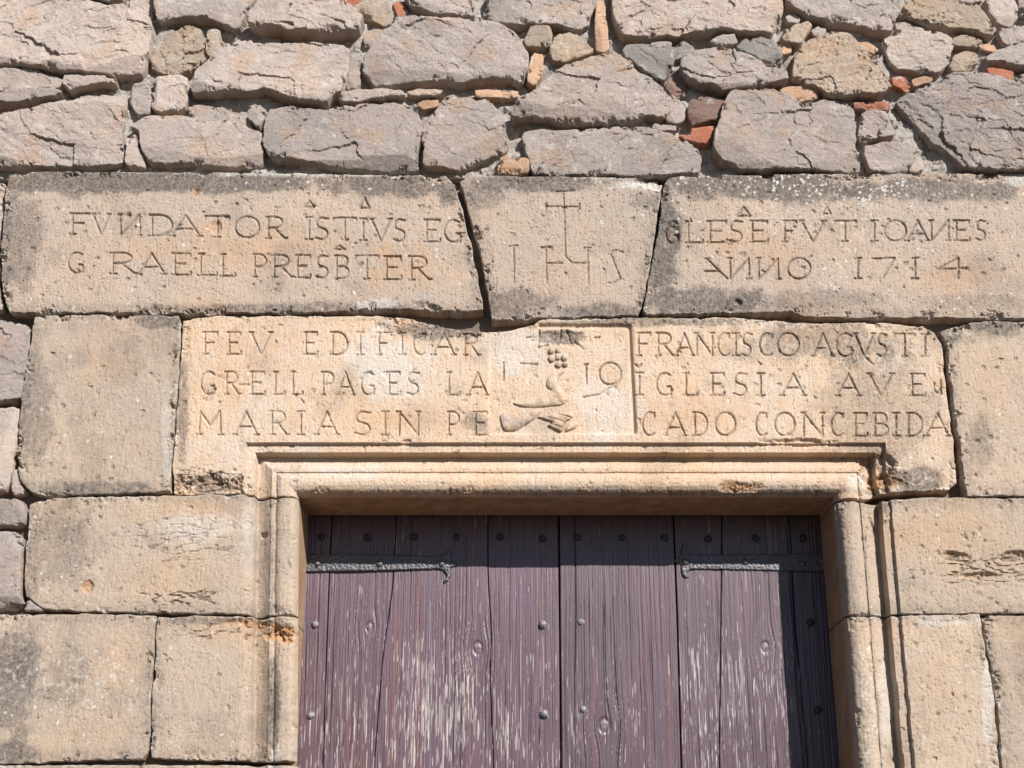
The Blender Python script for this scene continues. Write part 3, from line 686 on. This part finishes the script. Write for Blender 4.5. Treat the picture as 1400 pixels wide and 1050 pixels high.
# tile, kind, protrusion (m, negative = into the wall), outline in 2.917x crops of the photo
RUB = [
('a','pink',.030,[(-160,-60),(300,5),(370,18),(440,42),(500,38),(600,90),(615,130),(600,220),(575,300),(480,316),(330,308),(255,300),(200,286),(120,276),(0,268),(-160,265)]),
('a','pink',.018,[(-160,278),(120,287),(200,302),(258,335),(252,353),(170,362),(60,370),(-160,385)]),
('a','pink',.030,[(268,312),(330,320),(450,326),(470,338),(466,345),(380,348),(290,370),(264,350)]),
('a','pink',.036,[(-160,398),(60,384),(150,374),(248,386),(262,398),(190,410),(100,424),(0,424),(-160,430)]),
('a','pink',.024,[(-160,520),(50,478),(120,455),(230,422),(300,387),(360,376),(440,379),(490,392),(498,450),(488,500),(488,590),(485,652),(400,662),(250,665),(110,668),(-160,672)]),
('a','grey',.010,[(535,342),(597,332),(602,400),(592,453),(545,458),(525,420)]),
('a','pink',.018,[(612,327),(680,314),(748,309),(750,400),(738,440),(640,456),(610,430)]),
('a','ochre',.016,[(640,205),(660,165),(700,130),(750,110),(800,130),(828,190),(832,235),(798,268),(755,292),(700,306),(640,298),(600,270),(610,235)]),
('a','ochre',.020,[(832,132),(870,130),(893,190),(878,225),(850,243),(827,205)]),
('a','pink',.026,[(622,-60),(1010,-60),(1025,10),(990,60),(952,126),(900,112),(830,88),(760,84),(690,92),(642,97),(625,50)]),
('a','grey',-.004,[(525,-60),(600,-60),(613,20),(603,72),(560,53),(515,28)]),
('a','pink',.040,[(300,-60),(508,-60),(496,12),(450,30),(380,10),(300,-5)]),
('a','pink',.052,[(1000,95),(1040,50),(1130,10),(1220,0),(1330,30),(1400,55),(1448,95),(1438,136),(1400,146),(1280,148),(1180,152),(1100,130),(1030,130),(1002,122)]),
('a','pink',.004,[(930,182),(950,158),(995,152),(1015,184)]),
('a','pink',.036,[(900,197),(1000,192),(1200,194),(1380,197),(1396,207),(1390,300),(1366,378),(1328,398),(1306,424),(1230,420),(1130,397),(1050,367),(1000,390),(930,382),(840,391),(768,386),(792,310),(862,240)]),
('a','grey',.004,[(752,422),(800,418),(880,432),(930,456),(900,478),(840,488),(770,482),(750,460)]),
('a','pink',.022,[(528,512),(600,474),(740,478),(860,503),(920,474),(988,472),(1010,520),(1042,540),(1047,600),(1046,656),(1000,664),(870,664),(740,656),(640,663),(602,656),(574,600),(562,530)]),
('a','pink',.012,[(502,560),(552,534),(556,600),(584,665),(512,666)]),
('a','pink',.026,[(1000,460),(1040,434),(1058,460),(1050,500),(1033,516),(997,493)]),
('a','pink',.024,[(1064,490),(1078,447),(1150,435),(1230,443),(1300,455),(1362,435),(1470,428),(1570,420),(1632,428),(1668,462),(1678,500),(1668,600),(1662,684),(1542,686),(1422,678),(1340,676),(1200,648),(1100,642),(1068,620),(1054,570)]),
('b','brick',-.010,[(-5,-14),(95,-14),(90,5),(30,12),(-5,10)]),
('b','ochre',.006,[(40,27),(80,17),(150,12),(212,22),(219,93),(190,102),(140,78),(90,50)]),
('b','brick',.004,[(228,7),(255,5),(283,50),(278,76),(255,76),(235,40)]),
('b','pink',.034,[(272,0),(330,-60),(520,-60),(548,60),(543,80),(480,77),(410,78),(350,62),(300,35)]),
('b','grey',.022,[(602,5),(640,-60),(1010,-60),(1018,50),(1006,106),(958,130),(880,112),(770,107),(700,112),(650,102),(563,78),(600,50)]),
('b','grey',.034,[(112,260),(142,190),(202,132),(232,93),(300,88),(400,93),(560,98),(638,108),(698,147),(738,202),(766,240),(760,288),(736,340),(680,326),(600,331),(480,341),(420,336),(300,341),(220,350),(150,354),(113,310)]),
('b','pink',.012,[(60,242),(93,228),(98,270),(92,358),(42,363),(47,300)]),
('b','pink',.026,[(7,387),(60,378),(150,373),(266,380),(272,398),(180,402),(80,420),(22,412)]),
('b','pink',.020,[(282,377),(330,370),(423,374),(408,386),(300,390)]),
('b','tan',.006,[(322,416),(370,398),(403,402),(407,424),(350,437)]),
('b','pink',.020,[(352,590),(343,540),(377,472),(402,442),(432,392),(460,375),(520,393),(560,408),(600,408),(638,452),(667,512),(687,580),(677,607),(620,627),(560,652),(508,684),(420,676),(352,666)]),
('b','tan',.016,[(657,631),(763,642),(766,692),(720,700),(642,692)]),
('b','tan',.018,[(558,371),(720,373),(718,394),(560,398)]),
('b','grey',-.012,[(612,412),(700,403),(718,412),(680,456),(640,430)]),
('b','tan',.014,[(785,220),(823,227),(818,300),(790,348),(762,333)]),
('b','ochre',.018,[(752,170),(782,112),(848,117),(860,150),(846,188),(800,198),(760,197)]),
('b','ochre',.022,[(872,152),(910,132),(960,152),(1022,220),(960,243),(900,266),(862,250),(853,200)]),
('b','tan',.024,[(1037,17),(1064,17),(1074,120),(1085,205),(1060,222),(1037,217),(1032,140)]),
('b','pink',.032,[(1097,-60),(1780,-60),(1770,60),(1738,146),(1640,146),(1540,137),(1450,146),(1380,156),(1250,160),(1150,156),(1127,138),(1107,90)]),
('b','green',.020,[(1140,210),(1170,187),(1260,194),(1330,194),(1357,216),(1336,270),(1300,335),(1270,316),(1210,277),(1160,238)]),
('b','pink',.012,[(1255,179),(1300,176),(1332,182),(1326,190),(1260,190)]),
('b','green',.012,[(1342,196),(1377,167),(1424,210),(1372,238),(1345,236)]),
('b','pink',.034,[(700,470),(720,440),(800,390),(850,330),(920,282),(1000,258),(1060,233),(1110,223),(1150,252),(1200,298),(1270,333),(1328,387),(1358,402),(1342,448),(1308,477),(1230,477),(1170,496),(1080,506),(1020,506),(950,505),(860,496),(760,486),(702,487)]),
('b','grey',.016,[(742,537),(800,525),(900,530),(1040,516),(1160,514),(1260,525),(1338,543),(1398,577),(1438,607),(1452,650),(1448,686),(1380,695),(1300,700),(1200,708),(1080,700),(960,696),(850,700),(783,696),(768,640),(748,590)]),
('b','redstone',-.006,[(1312,340),(1345,284),(1392,268),(1394,376),(1350,386)]),
('b','grey',.014,[(1312,440),(1342,397),(1392,420),(1384,478),(1352,498),(1318,490)]),
('b','grey',.010,[(1262,507),(1350,500),(1352,520),(1290,526)]),
('c','pink',.034,[(28,262),(62,233),(130,208),(190,203),(260,228),(330,263),(400,283),(438,312),(450,347),(400,356),(320,366),(250,375),(200,380),(140,357),(97,352),(62,328),(32,290)]),
('c','green',.022,[(252,200),(282,172),(340,163),(398,177),(437,235),(436,258),(400,259),(340,247),(282,218)]),
('c','pink',.024,[(142,185),(200,158),(240,151),(258,180),(230,192),(162,192)]),
('c','ochre',.022,[(432,150),(470,123),(530,95),(545,112),(518,170),(498,187),(442,178)]),
('c','tan',.010,[(417,187),(466,184),(468,215),(420,218)]),
('c','pink',.010,[(548,128),(575,114),(608,122),(600,144),(560,148)]),
('c','grey',.008,[(446,68),(480,60),(504,76),(495,95),(455,93)]),
('c','grey',.030,[(452,-60),(790,-60),(828,60),(866,118),(856,140),(780,131),(720,111),(640,101),(540,77),(502,58),(452,30)]),
('c','ochre',.030,[(472,300),(482,242),(502,202),(560,172),(620,150),(680,148),(713,172),(738,202),(778,242),(808,292),(847,332),(860,363),(837,386),(760,391),(690,397),(620,391),(562,357),(502,342),(471,328)]),
('c','tan',.000,[(732,172),(780,167),(818,195),(800,208),(760,194)]),
('c','pink',.006,[(817,237),(840,218),(860,300),(853,317),(822,280)]),
('c','pink',.022,[(832,177),(890,153),(960,143),(1040,143),(1098,167),(1111,210),(1092,250),(1067,287),(1040,301),(960,296),(890,286),(862,258),(842,215)]),
('c','brick',.010,[(867,317),(918,314),(943,350),(928,367),(880,344)]),
('c','tan',.012,[(952,326),(1000,315),(1030,322),(1018,334),(960,349)]),
('c','ochre',.026,[(902,60),(950,12),(1010,-60),(1090,12),(1200,42),(1250,102),(1277,140),(1257,159),(1180,137),(1100,127),(1020,107),(960,87)]),
('c','grey',.006,[(807,-60),(870,-10),(888,40),(887,78),(860,83),(832,40)]),
('c','pink',.014,[(1092,-60),(1238,-60),(1226,18),(1180,27),(1100,2)]),
('c','pink',.018,[(1238,12),(1290,-8),(1358,12),(1366,80),(1338,116),(1290,107),(1252,60)]),
('c','grey',.018,[(1372,-60),(1560,-60),(1560,70),(1392,67),(1368,40)]),
('c','ochre',.012,[(1107,167),(1160,145),(1237,171),(1218,188),(1150,192),(1112,183)]),
('c','tan',.008,[(1217,182),(1250,175),(1290,195),(1283,211),(1231,203)]),
('c','ochre',.010,[(1103,270),(1122,227),(1170,208),(1212,222),(1212,263),(1170,287),(1112,289)]),
('c','grey',.020,[(1243,240),(1290,213),(1350,188),(1560,170),(1560,272),(1380,272),(1310,257)]),
('c','grey',.012,[(1290,130),(1345,128),(1420,110),(1560,90),(1560,160),(1400,170),(1320,180)]),
('c','brick',.012,[(1252,277),(1300,282),(1348,297),(1350,323),(1310,318),(1257,300)]),
('c','pink',.028,[(893,410),(960,372),(1040,338),(1100,313),(1180,297),(1260,309),(1330,338),(1420,352),(1560,360),(1560,690),(1340,690),(1240,687),(1153,676),(1113,638),(1063,598),(1003,538),(953,488),(913,438)]),
('c','green',.008,[(1358,307),(1440,288),(1560,282),(1560,348),(1380,336)]),
('c','redstone',.016,[(62,420),(92,398),(150,391),(206,402),(196,450),(177,487),(120,496),(72,506),(63,470)]),
('c','brick',.014,[(20,547),(70,552),(76,522),(163,513),(158,555),(140,579),(60,565)]),
('c','pink',.028,[(153,610),(168,540),(193,462),(218,393),(280,379),(380,369),(448,393),(513,434),(590,409),(678,409),(716,442),(723,500),(721,590),(740,660),(740,684),(650,687),(560,685),(450,685),(350,685),(272,685),(193,652)]),
('c','tan',.012,[(418,371),(470,353),(550,348),(586,385),(550,397),(500,411),(442,389)]),
('c','brick',.010,[(722,414),(860,416),(858,440),(800,442),(726,436)]),
('c','pink',.020,[(739,550),(753,454),(838,449),(857,490),(875,548),(840,556),(780,560),(747,576)]),
('c','pink',.018,[(758,592),(840,580),(938,570),(966,610),(956,650),(926,695),(850,697),(783,686),(768,640)]),
('c','pink',.016,[(942,690),(955,660),(985,650),(1000,675),(985,694)]),
# chips in the joints
('b','ochre',.004,[(120,130),(160,115),(200,125),(150,175),(115,190),(105,165)]),
('c','grey',.004,[(880,90),(930,95),(1000,118),(970,135),(900,135)]),
('c','grey',.010,[(1300,620-500),(1290,100),(1330,122),(1320,140)]),
('a','grey',-.002,[(650,120),(690,118),(680,150),(655,160)]),
]
LBL = {'brick': 'red brick chip wedged in a joint', 'tan': 'tan brick piece wedged in a joint', 'redstone': 'dark red brown stone'}
for k, (t, mat, pr, pts) in enumerate(RUB):
    p = np.array(pts, float) / S; p[:, 0] += OX[t]
    P = pxpoly(p)
    P = chaikin(P, 0.09)
    area = np.ptp(P[:, 0]) * np.ptp(P[:, 1])
    brick = mat in ('brick', 'tan')
    P = grow(P, 0.0035)
    P = roughen(P, 0.0028 if brick else 0.0050, 0.009, 300 + k, freq=22)
    nm = 'brick_fragment' if brick else 'rubble_stone'
    porous = 0.006 if mat == 'ochre' and area > 0.01 else 0.0
    o = slab(nm, P, 0.0032, rubble_height(400 + 17 * k, -pr * 1.25 + 0.002, 0.55 if brick else 1.0, 0.003 if brick else 0.0042, porous=porous, smooth=brick), 0.11, M[mat], wall, rows=2, sharp=32)
    if mat in LBL: o['label'] = LBL[mat]

# rubble at the left edge beside the dressed blocks
EDGE = [('pink',.004,[(-90,432),(-10,430),(38,440),(42,470),(36,520),(28,548),(-20,552),(-90,552)]),
        ('pink',.006,[(-90,558),(-20,558),(26,553),(28,575),(20,610),(12,668),(-30,676),(-90,676)]),
        ('grey',-.006,[(16,640),(22,640),(34,668),(30,676),(14,676)]),
        ('pink',.002,[(-90,684),(-20,682),(30,682),(35,700),(32,719),(-20,718),(-90,720)]),
        ('pink',.006,[(-90,728),(-20,725),(31,727),(29,780),(28,812),(34,826),(10,832),(-90,832)]),
        ('grey',.002,[(38,820),(52,830),(58,835),(30,836)]),
        ('pink',.004,[(-90,246),(-10,244),(6,248),(2,300),(-3,350),(-2,400),(2,424),(-90,424)])]
for k, (mat, pr, pts) in enumerate(EDGE):
    P = roughen(chaikin(pxpoly(pts), 0.16), 0.004, 0.009, 800 + k, freq=22)
    slab('rubble_stone', P, 0.0036, rubble_height(900 + 13 * k, -pr, 0.9, 0.012), 0.11, M[mat], wall, rows=2, sharp=32)

# mortar bed between the rubble (rises and sinks, so some joints are full and some hollow)
def mortar_h(X, Z, sd):
    n = fbm(X * 9, Z * 9, 555, 4); f = fbm(X * 42, Z * 42, 556, 4, 0.7); g = fbm(X * 110, Z * 110, 557, 2)
    f1, _, idr = worley(X * 55, Z * 55, 558)
    y = 0.023 + 0.034 * n + 0.012 * f + 0.004 * g - 0.008 * (idr > 0.75) * sstep(0.45, 0.2, f1)
    y = np.clip(y, 0.006, 0.09)
    W = np.stack([0.25 * sstep(0.0, 0.4, f), 0.6 * sstep(0.0, 0.35, fbm(X * 30, Z * 30, 559, 4)), 0.3 * sstep(0.1, 0.4, fbm(X * 6, Z * 6, 560, 3))], -1)
    return y, W
xL, zB = at(-190, 241); xRt, _ = at(1560, 241); _, zU = at(0, -25)
slab('mortar', np.array([(xL, zU), (xRt, zU), (xRt, zB), (xL, zB)], float), 0.006, mortar_h, 0.12, M['mortar'], wall, rows=1, sharp=40)

# the core behind the dressed stones, with the doorway cut out of it
def core_h(X, Z, sd):
    y = 0.052 + 0.012 * fbm(X * 12, Z * 12, 71, 4)
    y = y + 0.075 * sstep(0.24, 0.20, open_u(X, Z))
    W = np.zeros(X.shape + (3,)); return y, W
xl0 = float(xl(np.array(1.0)))
coreP = np.array([(-3.6, float(zB)), (3.6, float(zB)), (3.6, 0.0), (XR + 0.06, 0.0), (XR + 0.06, ZT + 0.06), (float(_xl0) - 0.07, ZT + 0.06), (float(_xl0) - 0.07, 0.0), (-3.6, 0.0)])
slab('wall_core', coreP, 0.03, core_h, 0.6, M['core'], wall, rows=1)
upP = np.array([(-3.6, 5.4), (3.6, 5.4), (3.6, float(zB) + 0.004), (-3.6, float(zB) + 0.004)])
def core_h2(X, Z, sd):
    return 0.105 - 0.055 * ((X < xL + 0.02) | (X > xRt - 0.02) | (Z > zU - 0.02)) + 0.010 * fbm(X * 12, Z * 12, 72, 4), np.zeros(X.shape + (3,))
slab('wall_core', upP, 0.035, core_h2, 0.6, M['mortar'], wall, rows=1)

# masonry beyond the edges of the view: random coursed rubble, one mesh
def outer():
    Vs, Fs, Ws = [], [], []; off = 0
    rs = np.random.RandomState(5)
    xi0, xi1 = float(xL), float(xRt); zi1 = float(zU)
    xa2, xb2 = float(at(-95, 900)[0]), float(at(1525, 900)[0])
    def fill(x0, x1, z0, z1):
        nonlocal off
        z = z0
        while z < z1 - 0.03:
            hh = min(rs.uniform(0.13, 0.27), z1 - z)
            if z1 - z - hh < 0.08: hh = z1 - z
            x = x0
            while x < x1 - 0.03:
                ww = min(rs.uniform(0.16, 0.50), x1 - x)
                if x1 - x - ww < 0.09: ww = x1 - x
                g = 0.012; j = lambda s=0.018: rs.uniform(-s, s * 0.2)
                P = np.array([(x + g - j(), z + hh - g + j()), (x + ww * .5, z + hh - g + j(.01)), (x + ww - g + j(), z + hh - g + j()), (x + ww - g + j(.01), z + hh * .5), (x + ww - g + j(), z + g - j()), (x + ww * .5, z + g - j(.01)), (x + g - j(), z + g - j()), (x + g - j(.01), z + hh * .5)])
                P = roughen(chaikin(P, .2), 0.004, 0.02, rs.randint(9999))
                v, f, w_ = slab_arrays(P, 0.012, rubble_height(rs.randint(9999), -rs.uniform(0, .035)), 0.11, 1)
                Vs.append(v); Fs.append(f + off); Ws.append(w_); off += len(v)
                x += ww
            z += hh
    fill(-3.5, xi0 - 0.0, float(zB), zi1); fill(xi1, 3.5, float(zB), zi1)
    fill(-3.5, 3.5, zi1, 5.3)
    fill(-3.5, xa2, 0.0, float(zB)); fill(xb2, 3.5, 0.0, float(zB))
    me = raw_mesh('rubble_stone', np.concatenate(Vs), np.concatenate(Fs), np.concatenate(Ws), 32)
    o = link('rubble_stone', me, M['pink'], wall); o['kind'] = 'stuff'
    o.location = -wall.location
outer()

# ------------------------------------------------------------------ the door
def door_x(px, y=880): return float(at(px, y, DOOR_Y)[0])
ZD_TOP = ZT + 0.05
_, z_nail = at(700, 735, DOOR_Y)
zs_plank = np.concatenate([np.arange(0.02, 1.72, 0.045), np.arange(1.72, ZD_TOP + 0.005, 0.0048)])
def seam(*pts):
    q = np.array([at(px, py, DOOR_Y) for px, py in pts])
    q = q[np.argsort(q[:, 1])]
    return lambda z: np.interp(z, q[:, 1], q[:, 0])
KNOTS = [(653,886,9),(505,857,7),(826,992,10),(1046,885,8)]
KN = [(float(at(a, b, DOOR_Y)[0]), float(at(a, b, DOOR_Y)[1]), r * 0.72 / 440.0) for a, b, r in KNOTS]

def plank(sl, sr, parent, seed, off, wearlo, wearhi, worn_blobs=(), gap=0.0014):
    n = 40
    zz = np.linspace(0.02, ZD_TOP, n)
    P = np.concatenate([np.stack([sl(zz) + gap / 2, zz], 1), np.stack([sr(zz[::-1]) - gap / 2, zz[::-1]], 1)])
    def f(X, Z, sd):
        x = X.copy(); kn = np.zeros(X.shape); kring = np.zeros(X.shape)
        for kx, kz, kr in KN:
            d = np.hypot((X - kx) / 1.0, (Z - kz) / 1.35)
            x = x + (X - kx) * -0.62 * np.exp(-(d / (kr * 2.8)) ** 2)
            kn = np.maximum(kn, sstep(kr, kr * 0.7, d)); kring = np.maximum(kring, np.exp(-((d - kr * 0.85) / (kr * 0.22)) ** 2))
        x = x + 0.006 * fbm(X * 5, Z * 1.6, seed, 3)
        gr = 0.6 * fbm(x * 120, Z * 1.1, seed + 1, 3, 0.6) + 0.7 * fbm(x * 230, Z * 0.9, seed + 15, 2, 0.5)
        fine = fbm(x * 310, Z * 5.0, seed + 2, 2, 0.6)
        y = DOOR_Y + off + 0.0016 * gr + 0.0010 * fine + 0.0015 * fbm(X * 9, Z * 2, seed + 3, 2)
        y = y - 0.002 * kn * (0.5 + fine) + 0.003 * kring
        cr = np.maximum(sstep(0.46, 0.54, fbm(x * 55, Z * 0.55, seed + 4, 2)), 0.6 * sstep(0.34, 0.5, fbm(x * 170, Z * 1.1, seed + 14, 2)))                    # drying cracks
        y = y + 0.004 * cr
        k = np.clip((0.0022 - sd) / 0.0022, 0, 1); y = y + 0.003 * k * k
        PX, PY = to_px(X, Z, DOOR_Y)
        # paint worn off, more towards the foot of the door; flakes follow the grain
        wl = wearlo + (wearhi - wearlo) * sstep(770, 1000, PY)
        wl = wl + 0.16 * fbm(X * 9, Z * 3, seed + 5, 3)
        for bx, by, rx, ry, a in worn_blobs: wl = wl + a * np.exp(-((PX - bx) / rx) ** 2 - ((PY - by) / ry) ** 2)
        st = 0.62 * fbm(x * 360, Z * 4.5, seed + 6, 3, 0.7) + 0.46 * fbm(x * 230, Z * 13, seed + 7, 3, 0.65) - 0.15 * gr
        st2 = fbm(x * 400, Z * 2.4, seed + 16, 2, 0.6)
        wear = np.maximum(sstep(0.0, 0.12, st - 0.36 + wl), 0.6 * sstep(0.0, 0.12, st2 - 0.50 + 0.8 * wl))
        wear = np.maximum(wear, 0.22 * kn * (fbm(X * 90, Z * 90, seed + 9, 3) > -0.08))
        wear = wear * (1 - 0.9 * cr); y = y + 0.0009 * wear
        dk = np.clip(0.85 * cr + 0.9 * sstep(0.0016, 0.0004, sd) + 0.5 * kring * (1 - kn), 0, 1)
        rd = np.clip(0.45 * sstep(0.15, 0.45, fbm(x * 26, Z * 0.8, seed + 8, 3)), 0, 1)
        return y, np.stack([dk, wear * 0.92, rd], -1)
    lo = P.min(0); hi = P.max(0)
    return slab('plank', P, 0.0018, f, DOOR_Y + 0.055, M['wood'], parent, rows=1, sharp=None, zs=zs_plank, xs=np.arange(lo[0] - 0.001, hi[0] + 0.003, 0.0018))

def rivet_mesh(kind):
    V = []; F = []
    if kind == 'pyramid':        # faceted rose head
        n = 6
        prof = [(0.0135, 0.0), (0.0135, -0.003), (0.0075, -0.010)]
        apex = -0.0135
    else:
        n = 10
        prof = [(0.0125, 0.0), (0.0118, -0.004), (0.0078, -0.0075)]
        apex = -0.0090
    for r, y in prof:
        for k in range(n):
            a = 2 * math.pi * (k + 0.5) / n; V.append((r * math.cos(a) * (1 + 0.08 * math.sin(3 * a)), y, r * math.sin(a)))
    V.append((0.0006, apex, 0.0008))
    for i in range(len(prof) - 1):
        for k in range(n):
            F.append((i * n + k, i * n + (k + 1) % n, (i + 1) * n + (k + 1) % n, (i + 1) * n + k))
    for k in range(n): F.append(((len(prof) - 1) * n + k, (len(prof) - 1) * n + (k + 1) % n, len(V) - 1))
    me = bpy.data.meshes.new('stud'); me.from_pydata(V, [], F); me.update()
    if kind != 'pyramid':
        for p in me.polygons: p.use_smooth = True
    return me
ME_PYR = rivet_mesh('pyramid'); ME_PYR.materials.append(M['stud'])
ME_DOME = rivet_mesh('dome'); ME_DOME.materials.append(M['nail'])
ME_RIV = rivet_mesh('dome'); ME_RIV.materials.append(M['iron'])

def stud(px, py, me, parent, s=1.0, name='stud', Y=None, rot=0.0):
    Y = DOOR_Y if Y is None else Y
    x, z = at(px, py, Y)
    o = link(name, me, None, parent, (float(x), Y - 0.001, float(z)))
    pl = parent.location if parent.parent is None else parent.location + parent.parent.location
    o.location = Vector((float(x), Y - 0.001, float(z))) - pl
    o.scale = (s * random.uniform(.88, 1.1), s, s * random.uniform(.88, 1.1)); o.rotation_euler = (0, rot, 0)
    return o

def strap(pts, parent, seed, rivets):
    P = roughen(pxpoly(pts, DOOR_Y), 0.0007, 0.006, seed, 60)
    def f(X, Z, sd):
        f1, f2, idr = worley(X * 95, Z * 120, seed)
        y = DOOR_Y - 0.010 + 0.0040 * sstep(0.5, 0.0, f1) * 0.6 + 0.0012 * fbm(X * 60, Z * 60, seed + 1, 3) + 0.002 * fbm(X * 7, Z * 7, seed + 2, 2)
        k = np.clip((0.005 - sd) / 0.005, 0, 1); y = y + 0.006 * (1 - np.sqrt(1 - k * k))
        return y, np.zeros(X.shape + (3,))
    o = slab('strap_hinge', P, 0.0020, f, DOOR_Y + 0.004, M['iron'], parent, rows=1, sharp=None)
    for x, y in rivets: stud(x, y, ME_RIV, o, 0.85, 'rivet', DOOR_Y - 0.0085)
    return o

Z5 = lambda L: [(400 + x / 2.6925, 660 + y / 2.6925) for x, y in L]
Z6 = lambda L: [(740 + x / 2.693, 660 + y / 2.693) for x, y in L]
leafL = empty('door_leaf', (float(at(405, 900, DOOR_Y)[0]), DOOR_Y, 0.02))
tag(leafL, 'left leaf of the wooden door, its hinge strap half in sunlight', 'door leaf', 'leaves of the double door')
leafR = empty('door_leaf', (float(at(1150, 900, DOOR_Y)[0]), DOOR_Y, 0.02))
tag(leafR, 'right leaf of the wooden door, with a shaded strip along the right jamb', 'door leaf', 'leaves of the double door')
xdl = float(_xl0) - 0.045; xdr = XR + 0.045
s0 = lambda z: np.full(np.shape(z), xdl)
s1 = seam((454, 705), (451, 760), (446, 900), (441, 1050))
s2 = seam((542, 705), (537, 800), (523, 900), (511, 1050))
s3 = seam((667, 705), (667, 790), (671, 850), (672, 880), (669, 910), (675, 1050))
s4 = seam((763.5, 705), (766.5, 1050))
s5 = seam((921, 705), (927, 860), (932, 1050)); s6 = seam((987, 705), (985, 900), (983, 1050))
s7 = seam((1079, 705), (1087, 850), (1105, 1050)); s8 = lambda z: np.full(np.shape(z), xdr)
def backing(a, b, parent, y0):  # unseen dark board, added to stop sky light leaking through the seams
    P = np.array([(a, 0.02), (b, 0.02), (b, ZD_TOP), (a, ZD_TOP)])
    f = lambda X, Z, sd: (np.full(X.shape, y0) + 0.001 * fbm(X * 60, Z * 3, 8, 2), np.stack([np.full(X.shape, .6), X * 0, X * 0], -1))
    slab('added_backing_board', P, 0.03, f, y0 + 0.03, M['wood'], parent, rows=1)
backing(xdl, float(s4(2.4)) + 0.03, leafL, DOOR_Y + 0.0575)
backing(float(s4(2.4)) + 0.036, xdr, leafR, DOOR_Y + 0.0575)
plank(s0, s1, leafL, 1001, 0.000, -0.10, 0.14)
plank(s1, s2, leafL, 1011, 0.002, -0.04, 0.20, [(470, 830, 14, 50, 0.12)])
plank(s2, s3, leafL, 1021, 0.000, 0.02, 0.18, [(588, 905, 28, 50, 0.12), (580, 990, 30, 60, 0.10), (640, 960, 24, 60, 0.10)])
plank(s3, s4, leafL, 1031, 0.003, -0.06, 0.16, gap=0.002)
plank(s4, s5, leafR, 1041, -0.004, -0.14, 0.04, [(840, 950, 26, 50, 0.14), (790, 1000, 14, 70, 0.14)], gap=0.0065)
plank(s5, s6, leafR, 1051, -0.001, 0.00, 0.12, [(955, 880, 20, 80, 0.12)])
plank(s6, s7, leafR, 1061, -0.002, 0.03, 0.16, [(1010, 930, 24, 50, 0.16)])
plank(s7, s8, leafR, 1071, 0.001, -0.12, -0.05)
for k, (x, y) in enumerate([(440,734),(502,735),(566,734),(624,734),(684,734),(742,736)]): stud(x, y, ME_DOME, leafL, 1.0, rot=k)
for k, (x, y) in enumerate([(790,735),(850,736),(908,736),(968,737),(1033,736),(1098,736)]): stud(x, y, ME_DOME, leafR, 1.05, rot=k)
for k, (x, y) in enumerate([(431,854),(742,854),(425,978),(744,976)]): stud(x, y, ME_PYR, leafL, 1.0, rot=0.4 * k)
for k, (x, y) in enumerate([(794,851),(797,970)]): stud(x, y, ME_PYR, leafR, 1.0, rot=0.5 * k)
for k, (x, y) in enumerate([(1108,851),(1118,971)]): stud(x, y, ME_DOME, leafR, 1.0, rot=0.5 * k)
strap(Z5([(20,262),(380,266),(480,271),(540,272),(560,264),(570,247),(582,252),(583,285),(596,293),(608,303),(596,309),(583,314),(581,345),(572,362),(558,372),(556,362),(566,350),(566,336),(556,324),(540,319),(380,325),(20,331)]), leafL, 71, [(434,771),(519,771),(604,771)])
strap(Z6([(1060,262),(575,266),(545,264),(530,252),(540,232),(536,221),(522,230),(513,248),(514,270),(500,278),(482,288),(500,296),(514,302),(515,325),(520,342),(530,353),(543,350),(537,340),(535,330),(548,322),(575,320),(1060,331)]), leafR, 72, [(937,768),(1019,768),(1097,771)])

# ------------------------------------------------------------------ ground
def flat(name, x0, x1, y0, y1, z, mat, kind):
    me = bpy.data.meshes.new(name); me.from_pydata([(x0, y0, z), (x1, y0, z), (x1, y1, z), (x0, y1, z)], [], [(0, 1, 2, 3)])
    o = link(name, me, mat); o['kind'] = kind; return o
flat('ground', -120, 120, -160, 80, 0.0, M['ground'], 'structure')
